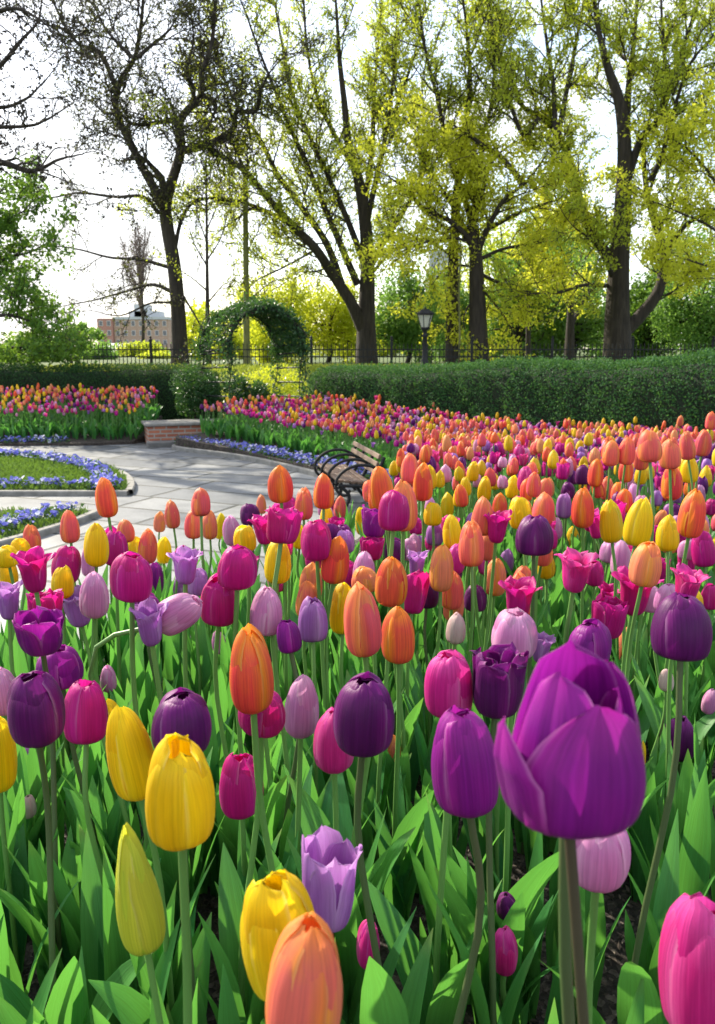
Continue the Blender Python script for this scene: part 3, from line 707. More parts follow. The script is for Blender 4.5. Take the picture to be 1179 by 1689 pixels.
# ------------------------------------------------------------------ rose arch and the shrubs round it
M_VINE = foliage_mat('climbing rose leaves', (0.012, 0.055, 0.018), (0.045, 0.13, 0.03), (0.12, 0.26, 0.03), 0.3, 0.4, spec=0.45)
M_SHRUBY = foliage_mat('yellow green leaves', (0.32, 0.40, 0.025), (0.54, 0.58, 0.035), (0.76, 0.78, 0.04), 0.5, 0.5)
M_SHRUBG = foliage_mat('fresh green leaves', (0.05, 0.14, 0.022), (0.13, 0.25, 0.03), (0.28, 0.45, 0.04), 0.4, 0.5)
M_SHRUBW = foliage_mat('variegated shrub leaves', (0.03, 0.09, 0.025), (0.07, 0.15, 0.04), (0.16, 0.28, 0.05), 0.3, 0.45)
M_BLOSSOM = foliage_mat('white blossom', (0.62, 0.62, 0.50), (0.76, 0.74, 0.66), None, 0.35, 0.6)
def arch():
    rng = np.random.default_rng(12)
    zb = ZP - 0.02
    yn, yf = 14.75, 15.55
    hoops = []
    for y, pl, pr in ((yn, 377, 499), (yf, 331, 455)):
        xl, xr = P(pl, 580, y)[0], P(pr, 580, y)[0]; r = (xr - xl) / 2; zs = P(400, 512, yn)[2] - r * 1.02
        arc = [((xl + xr) / 2 - r * math.cos(t), y, zs + r * 1.08 * math.sin(t)) for t in np.linspace(0, math.pi, 25)]
        hoops.append(np.array([(xl, y, zb)] + [(xl, y, z) for z in np.linspace(zb + 0.3, zs - 0.05, 6)] + arc + [(xr, y, z) for z in np.linspace(zs - 0.05, zb + 0.3, 6)] + [(xr, y, zb)]))
    c = (hoops[0].mean(0) + hoops[1].mean(0)) / 2
    root = tag(empty('rose_arch', (c[0], c[1], zb)), 'iron garden arch overgrown with dark green climbing roses', 'arch')
    o = np.array([c[0], c[1], zb])
    for h in hoops:
        a = Acc(); tube(a, h - o, 0.032, 7, cap=True); a.obj('hoop', M_IRON, root)
    for k in list(range(3, 8)) + list(range(9, 31, 3)) + list(range(32, 37)):
        a = Acc(); tube(a, [hoops[0][k] - o, hoops[1][k] - o], 0.016, 6); a.obj('crossbar', M_IRON, root)
    n = 8000; k = rng.uniform(8, 31, n); k = np.where(rng.random(n) < 0.22, rng.uniform(18, 32, n), k); k = np.where((k < 13) & (rng.random(n) < 0.35), rng.uniform(14, 30, n), k); t = rng.uniform(-0.12, 1.1, n)
    i0 = np.floor(k).astype(int); f = (k - i0)[:, None]
    hp = [h[i0] * (1 - f) + h[np.minimum(i0 + 1, len(h) - 1)] * f for h in hoops]
    p = hp[0] * (1 - t)[:, None] + hp[1] * t[:, None]
    cen = np.array([c[0], 0, hoops[0][8][2]]); out = p - cen; out[:, 1] = 0; out /= np.linalg.norm(out, axis=1)[:, None]
    lump = 0.045 + 0.08 * np.sin(k * 1.1) * np.sin(t * 5 + k) + 0.06 * np.sin(k * 2.7 + 1)
    p = p + out * (rng.uniform(-0.12, 1, n) * (lump + 0.06))[:, None] + rng.normal(size=(n, 3)) * 0.035 - o
    a = Acc(); leaf_cards(a, p, 0.065, rng, up=0.0, hang=0.2)
    sp = []
    for (h, i_a, i_b, m, sd) in ((0, 1, 8, 620, 0.07), (1, 1, 8, 760, 0.10), (0, 30, 37, 620, 0.06), (1, 30, 37, 560, 0.07)):
        kk = rng.uniform(i_a, i_b, m); j = np.floor(kk).astype(int); ff = (kk - j)[:, None]
        sp.append(hoops[h][j] * (1 - ff) + hoops[h][j + 1] * ff + rng.normal(size=(m, 3)) * sd)
    leaf_cards(a, np.concatenate(sp) - o, 0.06, rng)
    a.obj('climbing_rose', M_VINE, root, smooth=False)
    for q in range(26):
        a = Acc(); k0 = rng.integers(2, 30); h = hoops[q % 2]; pts = h[k0:k0 + 9:2] + rng.normal(size=(len(h[k0:k0 + 9:2]), 3)) * 0.07
        if len(pts) > 2: tube(a, smooth_path(pts, 10) - o, 0.008, 4); a.obj('vine_stem', M_BARK, root)
arch()

def shrub(name, label, cat, c, r, n, leaf, mat, seed, extra=None, clumps=14, up=0.3, group=None):
    rng = np.random.default_rng(seed); c = np.array(c, float); r = np.array(r, float)
    root = tag(empty(name, (c[0], c[1], c[2] - r[2])), label, cat, group); o = np.array([c[0], c[1], c[2] - r[2]])
    d = rng.normal(size=(clumps, 3)); d /= np.linalg.norm(d, axis=1)[:, None]
    cc = c + d * r * rng.uniform(0.35, 0.80, clumps)[:, None]; cr = rng.uniform(0.30, 0.52, clumps)
    a = Acc()
    for q in cc:
        b = np.array([c[0] + rng.normal() * r[0] * 0.12, c[1], c[2] - r[2]])
        tube(a, smooth_path([b - o, (b + q) / 2 - o + rng.normal(size=3) * 0.06 * r, q - o], 7), np.linspace(0.022, 0.006, 7) * max(1, r[2]), 5)
    a.obj('stems', M_BARK, root)
    k = rng.integers(0, clumps, n); e = rng.normal(size=(n, 3)); e /= np.linalg.norm(e, axis=1)[:, None]
    p = cc[k] + e * (cr[k] * rng.uniform(0.25, 1, n) ** 0.45)[:, None] * r
    p = p[p[:, 2] > c[2] - r[2] + 0.02] - o
    a = Acc(); leaf_cards(a, p, leaf, rng, up=up); a.obj('foliage', mat, root, smooth=False)
    if extra:
        m2, n2, s2 = extra; i = rng.integers(0, len(p), n2); a = Acc(); leaf_cards(a, p[i] * 1.03, s2, rng, up=0.5, aspect=0.9); a.obj('blossom', m2, root, smooth=False)
    return root
q = P(328, 640, 15.7); shrub('shrub', 'dark green climbing shrub at the left foot of the garden arch', 'shrub', (q[0], 15.6, 0.0), (0.62, 0.42, 0.78), 6500, 0.055, M_VINE, 21, (M_BLOSSOM, 14, 0.045))
q = P(408, 645, 15.6); shrub('shrub', 'round shrub with whitish flowers just inside the garden arch', 'shrub', (q[0], 15.35, -0.16), (0.44, 0.36, 0.60), 7500, 0.06, M_VINE, 22, (M_BLOSSOM, 170, 0.045))
q = P(490, 650, 15.6); shrub('shrub', 'thin green shrub at the right foot of the garden arch', 'shrub', (q[0], 15.8, -0.25), (0.33, 0.3, 0.45), 900, 0.05, M_SHRUBG, 23)
q = P(440, 630, 18.2); shrub('shrub', 'bright yellow green bush glowing in sun seen through the arch', 'shrub', (q[0], 18.6, 0.0), (1.15, 0.7, 0.72), 5200, 0.055, M_SHRUBY, 24)
q = P(358, 690, 14.6); st = tag(empty('plant_stake', (P(376, 690, 14.5)[0], 14.5, ZP)), 'thin pale garden stake standing in front of the arch', 'stake')
a = Acc(); box(a, (-0.011, -0.011, 0), (0.011, 0.011, 0.68), bev=0.003); a.obj('stick', M_STONE, st, False)
a = Acc(); box(a, (-0.04, -0.016, 0.60), (0.04, -0.012, 0.66)); a.obj('tag', M_WHITE, st, False)

# ------------------------------------------------------------------ trees
def unit(v): return v / (np.linalg.norm(v) + 1e-12)
def grow(acc, lp, p0, d, L, r, lev, rng, cf):
    nseg = 5 if lev == 1 else (4 if lev == 2 else 3)
    pts = [p0]; step = L / nseg; dd = unit(d)
    for _ in range(nseg):
        dd = unit(dd + rng.normal(size=3) * cf['gnarl'] + np.array([0, 0, cf['up']]))
        pts.append(pts[-1] + dd * step)
    pts = np.array(pts); rr = np.linspace(r, max(r * 0.35, cf['tip']), nseg + 1)
    tube(acc, pts, rr, 5 if lev == 1 else 3)
    if lev >= cf['levels']:
        lp.append(pts[1:]); return
    k = max(2, int(L / cf['space'][lev]))
    for f in np.linspace(0.25, 1.0, k):
        u = f * nseg; i = min(int(u), nseg - 1); p = pts[i] + (pts[i + 1] - pts[i]) * (u - i)
        t = unit(pts[i + 1] - pts[i]); s = unit(np.cross(t, rng.normal(size=3)))
        ang = rad(rng.uniform(28, 62))
        grow(acc, lp, p, t * math.cos(ang) + s * math.sin(ang), L * rng.uniform(0.32, 0.55) * (1.15 - 0.4 * f), max(r * 0.55 * (1 - 0.4 * f), cf['tip'] * 1.15), lev + 1, rng, cf)

def tree(name, label, Y, trunk, limbs, leafmat, leaf, per, seed, bark=None, group=None, gnarl=0.16, up=0.08, space=(0.62, 0.42, 0.26), levels=3, len1=(1.0, 2.4), hang=0.0, zbase=None, drift=1.6, sub_from=0.15, dens=1.0, aspect=0.55, cluster=0.09):
    """trunk and limbs: ([(px, py) ...], radius at start, radius at end), traced as they stand Y metres away"""
    rng = np.random.default_rng(seed)
    tb = [np.array(P(x, y, Y)) for x, y in trunk[0]]
    zb = (float(z_ground(tb[0][0], Y)) if zbase is None else zbase) - 0.05
    tb[0][2] = zb
    o = np.array([tb[0][0], Y, zb]); root = tag(empty(name, o), label, 'tree', group)
    aT, aB, lp = Acc(), Acc(), []
    cf = dict(tip=0.0115 * Y / 29, gnarl=gnarl, up=up, levels=levels, space=[0, space[1] * 0.62, space[2] * 0.72, 0.2])
    tp = smooth_path(tb, 26); tr = np.linspace(trunk[1], trunk[2], 26)
    tr = 0.86 * tr * (1 + 0.30 * np.exp(-np.linspace(0, 1, 26) * 9))
    tube(aT, tp - o, tr, 12)
    paths = [(tp, tr, 0)]
    for li, lim in enumerate(limbs):
        pl, r0, r1 = lim[:3]; thin = lim[3] if len(lim) > 3 else 1.0
        nd = rng.uniform(-1, 1) * drift
        q = []
        for i, (x, y) in enumerate(pl):
            q.append(P(x, y, Y + nd * (i / max(1, len(pl) - 1)) ** 1.2 + (rng.normal() * 0.05 if i else 0)))
        n = 6 * len(pl); pp = smooth_path(q, n)
        pp += np.cumsum(rng.normal(size=(n, 3)) * 0.006, axis=0) * (np.linspace(0, 1, n)[:, None])
        rr = np.linspace(r0, r1, n); tube(aT, pp - o, rr, 7, cap=True); paths.append((pp, rr, thin))
    for pp, rr, thin in paths:
        is_t = thin == 0; thin = thin or 1.0; l1 = (len1[0] * min(1, thin + .25), len1[1] * min(1, thin + .25))
        L = np.concatenate([[0], np.cumsum(np.linalg.norm(np.diff(pp, axis=0), axis=1))]); tot = L[-1]
        s = tot * (0.75 if is_t else sub_from) + rng.uniform(0, 0.3)
        while s < tot:
            i = min(np.searchsorted(L, s) , len(pp) - 1); i = max(i, 1)
            t = unit(pp[i] - pp[i - 1]); sd = unit(np.cross(t, rng.normal(size=3))); ang = rad(rng.uniform(30, 65))
            grow(aB, lp, pp[i] - o, t * math.cos(ang) + sd * math.sin(ang), rng.uniform(*l1) * (1.1 - 0.5 * s / tot), min(rr[i] * 0.5, 0.035), 1, rng, cf)
            s += 0.62 * space[0] * rng.uniform(0.6, 1.4) / (dens * thin)
        grow(aB, lp, pp[-1] - o, pp[-1] - pp[-2], len1[1] * 0.7, rr[-1] * 0.8, 1, rng, cf)
    aT.obj('trunk', bark or M_BARK, root); aB.obj('branches', M_BARK, root)
    pts = np.concatenate(lp); k = rng.random(len(pts) * 18) < per / 18.0
    pts = np.repeat(pts, 18, axis=0)[k]; pts = pts + rng.normal(size=pts.shape) * cluster
    a = Acc(); leaf_cards(a, pts, leaf, rng, up=0.1, hang=hang, aspect=aspect); a.obj('crown', leafmat, root, smooth=False)
    return root

M_LDARK = foliage_mat('dark olive young leaves', (0.030, 0.036, 0.012), (0.085, 0.095, 0.022), (0.20, 0.22, 0.03), 0.35, 0.55)
M_LBLACK = foliage_mat('dark reddish buds', (0.022, 0.020, 0.016), (0.05, 0.045, 0.028), None, 0.2, 0.6)
M_LOLIVE = foliage_mat('spring green leaves', (0.19, 0.24, 0.022), (0.42, 0.48, 0.038), (0.72, 0.80, 0.06), 0.54, 0.5)
M_LYEL = foliage_mat('yellow green young leaves', (0.39, 0.42, 0.028), (0.70, 0.69, 0.055), (0.90, 0.92, 0.08), 0.58, 0.5)
M_LGREEN = foliage_mat('mid green leaves', (0.065, 0.16, 0.032), (0.17, 0.31, 0.055), (0.32, 0.54, 0.07), 0.44, 0.5)

M_TWIG = foliage_mat('reddish twigs paled by haze', (0.16, 0.12, 0.11), (0.26, 0.20, 0.18), None, 0.2, 0.7)  # distance haze put into the twig colour by paling it
tree('gnarled_tree', 'dark gnarled tree with twisted limbs left of the garden arch', 29,
     ([(297, 605), (294, 520), (287, 440), (275, 370), (271, 328)], 0.31, 0.24),
     [([(271, 345), (262, 325), (240, 285), (215, 235), (196, 195), (192, 160), (205, 125), (224, 95), (232, 55), (238, 0), (242, -60)], 0.17, 0.04),
      ([(272, 340), (288, 285), (299, 245), (295, 205), (308, 182), (330, 158), (331, 120), (346, 75), (350, 20), (356, -50)], 0.19, 0.04),
      ([(300, 248), (338, 240), (365, 228), (386, 210), (392, 186), (424, 185), (432, 150), (448, 120)], 0.14, 0.03),
      ([(297, 196), (260, 202), (218, 205), (200, 190)], 0.09, 0.04),
      ([(194, 150), (166, 90), (126, 70), (96, 25), (78, -25)], 0.09, 0.03),
      ([(221, 97), (190, 66), (166, 30), (150, -20)], 0.07, 0.02),
      ([(226, 95), (255, 70), (278, 48), (300, 10)], 0.07, 0.02),
      ([(196, 186), (172, 186), (150, 165)], 0.05, 0.02),
      ([(330, 156), (356, 172), (346, 202), (334, 216)], 0.07, 0.02),
      ([(312, 180), (320, 150), (308, 118), (318, 70), (312, 10)], 0.08, 0.02),
      ([(262, 352), (236, 325), (190, 325), (132, 318), (80, 326), (40, 312)], 0.08, 0.015, 0.38),
      ([(276, 440), (232, 428), (182, 424), (122, 410), (60, 404)], 0.07, 0.015, 0.38),
      ([(286, 482), (252, 470), (212, 480), (162, 494), (100, 506)], 0.08, 0.015, 0.38),
      ([(290, 500), (250, 500), (200, 520), (150, 512)], 0.05, 0.012, 0.38),
      ([(286, 420), (304, 350), (345, 326), (402, 338)], 0.08, 0.02, 0.38),
      ([(292, 470), (320, 520), (335, 545)], 0.05, 0.015, 0.38)],
     M_LDARK, 0.095, 1.7, 31, gnarl=0.30, up=0.04, space=(0.40, 0.32, 0.22), drift=2.2, len1=(1.0, 2.5))
tree('overhanging_tree', 'dark budding tree whose bare twigs reach in from the left edge', 17,
     ([(-200, 700), (-190, 450), (-170, 250), (-160, 100), (-150, -60)], 0.30, 0.12),
     [([(-165, 230), (-70, 262), (0, 268), (46, 282), (72, 276), (102, 262), (142, 254)], 0.09, 0.012),
      ([(-160, 150), (-60, 150), (0, 108), (32, 70), (62, 38), (70, 0)], 0.07, 0.012),
      ([(-155, 60), (-50, 34), (20, 14), (62, 30), (108, 72)], 0.06, 0.010),
      ([(-165, 200), (-40, 182), (20, 175), (60, 150), (90, 110)], 0.06, 0.010),
      ([(-165, 240), (-20, 212), (60, 205), (120, 170)], 0.06, 0.010),
      ([(-155, 20), (-40, -10), (30, -30), (90, -10)], 0.06, 0.010),
      ([(60, 280), (90, 292), (130, 308), (170, 318)], 0.02, 0.006, 0.5)],
     M_LBLACK, 0.075, 2.6, 32, gnarl=0.24, up=-0.01, space=(0.46, 0.32, 0.22), len1=(0.5, 1.25), drift=1.2, cluster=0.06, zbase=-0.72)
tree('leafy_tree', 'bright green leafy tree at the far left above the hedge', 18.2,
     ([(-75, 680), (-68, 560), (-60, 450), (-48, 360)], 0.20, 0.08),
     [([(-62, 480), (0, 432), (48, 418), (78, 402)], 0.05, 0.01), ([(-66, 530), (10, 520), (60, 535), (100, 560)], 0.05, 0.01),
      ([(-60, 440), (0, 372), (38, 345)], 0.05, 0.01), ([(-66, 560), (10, 572), (70, 575), (112, 590)], 0.05, 0.01),
      ([(-50, 380), (-20, 330), (10, 312)], 0.04, 0.01), ([(-64, 500), (-10, 480), (30, 470), (60, 490)], 0.05, 0.01)],
     M_SHRUBG, 0.10, 7.5, 33, space=(0.34, 0.26, 0.2), len1=(0.6, 1.1), drift=1.0, cluster=0.08, zbase=-0.6)
tree('fan_shaped_tree', 'tall tree with limbs fanning up and left between the arch and lamp', 31,
     ([(605, 606), (604, 545), (605, 490), (606, 420), (600, 350), (590, 290), (575, 240), (569, 180), (560, 100), (555, 20), (550, -50)], 0.40, 0.02),
     [([(602, 552), (580, 502), (550, 455), (520, 410), (480, 370), (440, 325), (405, 285), (360, 256), (310, 238)], 0.24, 0.04),
      ([(482, 372), (432, 345), (382, 330), (332, 328), (300, 342)], 0.09, 0.02),
      ([(566, 478), (540, 405), (500, 345), (460, 290), (430, 230), (396, 180), (366, 120), (350, 60)], 0.15, 0.03),
      ([(590, 470), (560, 400), (530, 330), (505, 270), (480, 215), (455, 150), (430, 90), (402, 10)], 0.14, 0.03),
      ([(602, 440), (580, 380), (550, 310), (522, 250), (490, 180), (470, 100), (452, 10)], 0.13, 0.03),
      ([(612, 440), (636, 395), (660, 360), (690, 300), (702, 240), (700, 170)], 0.11, 0.03),
      ([(604, 370), (625, 275), (640, 200), (650, 120), (656, 20)], 0.12, 0.03),
      ([(601, 340), (614, 240), (616, 170), (622, 90), (632, -20)], 0.12, 0.03),
      ([(590, 290), (545, 210), (520, 150), (505, 70), (500, -20)], 0.10, 0.03),
      ([(610, 455), (650, 412), (690, 395), (722, 402)], 0.06, 0.015),
      ([(640, 210), (670, 130), (690, 60), (700, -10)], 0.07, 0.02),
      ([(405, 286), (380, 230), (350, 190), (330, 150)], 0.07, 0.02),
      ([(520, 412), (470, 440), (420, 465), (395, 500)], 0.05, 0.012)],
     M_LOLIVE, 0.10, 5.6, 34, gnarl=0.13, up=0.08, space=(0.50, 0.38, 0.25), len1=(0.9, 2.3), drift=3.0)
tree('straight_trunk_tree', 'straight slender trunk rising right of the lamp post', 28.6,
     ([(746, 606), (746, 500), (748, 420), (751, 350), (757, 285), (765, 215)], 0.25, 0.12),
     [([(755, 300), (735, 230), (720, 160), (700, 80), (690, 0)], 0.10, 0.03), ([(765, 220), (775, 140), (770, 60), (760, -20)], 0.10, 0.03),
      ([(748, 425), (700, 395), (660, 420)], 0.05, 0.012), ([(757, 290), (800, 210), (815, 130), (812, 40), (805, -20)], 0.08, 0.03),
      ([(748, 385), (700, 350), (660, 300), (640, 290)], 0.06, 0.02)],
     M_LOLIVE, 0.10, 5.5, 35, drift=2.0, space=(0.52, 0.38, 0.25), bark=M_BARK)
tree('spreading_tree', 'thick dark trunk with low yellow green branches right of the slender trunk', 27.6,
     ([(790, 608), (788, 520), (786, 460), (784, 415), (778, 370)], 0.36, 0.20),
     [([(782, 410), (765, 385), (738, 362), (702, 345), (672, 312), (640, 290)], 0.12, 0.02),
      ([(786, 420), (805, 375), (832, 330), (870, 300), (900, 262)], 0.12, 0.02),
      ([(862, 302), (832, 266), (792, 236), (768, 218), (740, 200)], 0.11, 0.02),
      ([(788, 450), (832, 470), (880, 485), (940, 472)], 0.07, 0.012),
      ([(782, 402), (742, 392), (692, 402), (652, 420)], 0.06, 0.012),
      ([(780, 375), (760, 310), (745, 260), (720, 225)], 0.11, 0.02),
      ([(780, 372), (800, 300), (815, 260), (860, 225)], 0.10, 0.02),
      ([(786, 430), (830, 410), (880, 400), (930, 380)], 0.07, 0.012),
      ([(786, 440), (740, 440), (710, 470)], 0.05, 0.01), ([(790, 470), (830, 520), (850, 555)], 0.05, 0.01),
      ([(784, 410), (740, 330), (700, 270), (690, 220)], 0.09, 0.02), ([(800, 380), (860, 350), (920, 330), (960, 310)], 0.08, 0.015),
      ([(790, 480), (765, 520), (770, 560)], 0.04, 0.01)],
     M_LYEL, 0.12, 9.5, 36, space=(0.5, 0.40, 0.26), len1=(0.8, 1.7), drift=2.4, hang=0.25, up=0.0, cluster=0.13)
tree('great_tree', 'massive dark tree with a J shaped low limb at the right', 28.3,
     ([(1019, 606), (1018, 520), (1021, 430), (1027, 340), (1030, 245), (1022, 170), (1002, 110), (985, 40), (975, -40)], 0.50, 0.03),
     [([(1024, 552), (1058, 518), (1084, 482), (1095, 440), (1094, 415), (1080, 370), (1066, 310), (1062, 240), (1075, 170)], 0.24, 0.05),
      ([(1094, 425), (1130, 372), (1172, 346), (1220, 320)], 0.10, 0.03),
      ([(1016, 435), (1000, 418), (975, 380), (955, 330), (940, 270), (920, 222), (890, 192), (860, 172), (830, 100), (800, 20)], 0.20, 0.04),
      ([(916, 225), (912, 140), (900, 60), (888, -30)], 0.10, 0.03), ([(920, 224), (936, 140), (950, 60), (962, -20)], 0.10, 0.03),
      ([(890, 194), (864, 222), (845, 180), (830, 120), (812, 50), (800, -10)], 0.09, 0.03),
      ([(1010, 472), (962, 470), (920, 482), (872, 482)], 0.08, 0.015), ([(1012, 460), (985, 405), (945, 372)], 0.10, 0.02),
      ([(1030, 310), (1056, 232), (1090, 190), (1112, 120), (1140, 40), (1162, -30)], 0.15, 0.04),
      ([(1090, 192), (1096, 120), (1090, 50), (1084, -20)], 0.09, 0.03), ([(1070, 300), (1092, 255), (1112, 180), (1135, 110), (1175, 60)], 0.09, 0.03),
      ([(1030, 250), (1036, 150), (1046, 60), (1052, -30)], 0.15, 0.04),
      ([(1066, 330), (1090, 270), (1130, 240), (1179, 210)], 0.06, 0.02), ([(1085, 390), (1120, 300), (1160, 245)], 0.06, 0.02)],
     M_LOLIVE, 0.105, 7.2, 37, gnarl=0.14, space=(0.50, 0.38, 0.25), len1=(0.9, 2.2), drift=2.6)
tree('sunlit_maple', 'yellow leaved branches glowing at the right edge beside the great tree', 25.5,
     ([(1235, 620), (1230, 500), (1225, 400), (1215, 300)], 0.2, 0.08),
     [([(1228, 430), (1180, 380), (1120, 350), (1075, 330)], 0.06, 0.012), ([(1226, 390), (1180, 300), (1140, 250), (1110, 230)], 0.06, 0.012),
      ([(1228, 460), (1170, 440), (1110, 420)], 0.06, 0.012), ([(1220, 340), (1190, 240), (1170, 190)], 0.05, 0.012)],
     M_LYEL, 0.115, 10.5, 38, space=(0.5, 0.36, 0.26), len1=(0.7, 1.4), drift=1.6, cluster=0.13)
tree('slim_tree', 'slim dark young tree standing left of the arch top', 27,
     ([(343, 606), (342, 500), (341, 400), (340, 280)], 0.10, 0.03),
     [([(342, 440), (320, 400), (305, 350)], 0.03, 0.008), ([(341, 430), (365, 390), (380, 330)], 0.03, 0.008), ([(342, 480), (312, 455), (290, 440)], 0.03, 0.008),
      ([(341, 400), (325, 350), (320, 300)], 0.025, 0.008), ([(341, 380), (360, 330), (365, 280)], 0.025, 0.008), ([(342, 500), (370, 470), (400, 460)], 0.03, 0.008)],
     M_LOLIVE, 0.10, 1.6, 39, space=(0.5, 0.34, 0.24), len1=(0.5, 1.1), drift=1.0)
tree('ivy_covered_tree', 'straight pole like trunk with sunlit yellow green bark behind the arch', 30,
     ([(407, 606), (406, 480), (405, 380), (404, 285)], 0.13, 0.10),
     [([(406, 500), (440, 470), (470, 455)], 0.03, 0.008), ([(405, 420), (425, 380), (430, 340)], 0.02, 0.006), ([(405, 400), (385, 370), (375, 340)], 0.02, 0.006), ([(404, 300), (415, 250), (420, 210)], 0.04, 0.01), ([(404, 300), (392, 250), (385, 200)], 0.04, 0.01)],
     M_SHRUBY, 0.08, 1.0, 40, bark=M_BARKL, space=(0.6, 0.36, 0.26), len1=(0.5, 1.0), drift=1.0)
tree('pale_sapling', 'thin pale sapling trunk touching the right side of the slender trunk', 27.2,
     ([(758, 608), (758, 540), (757, 470), (760, 420)], 0.045, 0.03),
     [([(758, 500), (748, 475), (742, 460)], 0.015, 0.006), ([(757, 460), (770, 435), (782, 420)], 0.015, 0.006)],
     M_LYEL, 0.09, 2.0, 41, bark=M_BARKL, space=(0.5, 0.3, 0.24), len1=(0.3, 0.7), drift=0.4)
tree('forked_tree', 'small dark forked trunk in the shade left of the great tree', 36,
     ([(938, 606), (940, 550), (941, 515), (938, 480)], 0.26, 0.14),
     [([(940, 540), (958, 505), (962, 480)], 0.10, 0.04), ([(938, 482), (925, 450), (900, 420)], 0.08, 0.03), ([(938, 482), (955, 440), (970, 420)], 0.08, 0.03)],
     M_LGREEN, 0.16, 4.5, 42, space=(0.7, 0.5, 0.35), len1=(1.0, 2.2), drift=2.0, cluster=0.2)
tree('grey_trunk_tree', 'thin bluish grey trunk deep behind the fence under yellow leaves', 34,
     ([(871, 606), (871, 540), (870, 480), (868, 420)], 0.13, 0.08),
     [([(870, 490), (850, 455), (830, 440)], 0.05, 0.02), ([(869, 450), (890, 420), (905, 405)], 0.05, 0.02)],
     M_LGREEN, 0.15, 4.0, 43, space=(0.7, 0.5, 0.35), len1=(0.8, 1.8), drift=1.5, cluster=0.2)

def far_woods():
    rng = np.random.default_rng(404); a = Acc(); b = Acc()
    for (x0, x1, top, Y, n, mi) in ((-60, 330, 566, 85, 9000, 0), (320, 700, 520, 70, 15000, 1), (640, 1260, 500, 64, 26000, 0)):
        m = 46; px = rng.uniform(x0, x1, m); tp = top + rng.normal(size=m) * 14 + 10; yy = Y + rng.normal(size=m) * 4
        c = np.array([P(p_, t_ + 24, y_) for p_, t_, y_ in zip(px, tp, yy)]); r = rng.uniform(1.1, 2.1, m)
        k = rng.integers(0, m, n); e = rng.normal(size=(n, 3)); e /= np.linalg.norm(e, axis=1)[:, None]
        p = c[k] + e * (r[k] * rng.uniform(0.3, 1, n) ** 0.5)[:, None]
        low = rng.random(n) < 0.40; p[low, 2] = rng.uniform(0.3, 1, low.sum()) * np.maximum(0.4, c[k][low, 2])
        leaf_cards(a, p[p[:, 2] > 0.2], 0.34, rng, aspect=0.75, mi=mi)
    tag(a.obj('far_woods', [M_LGREEN, M_SHRUBY], smooth=False), 'soft band of spring woodland far behind the iron fence', 'woods', kind='stuff')
far_woods()

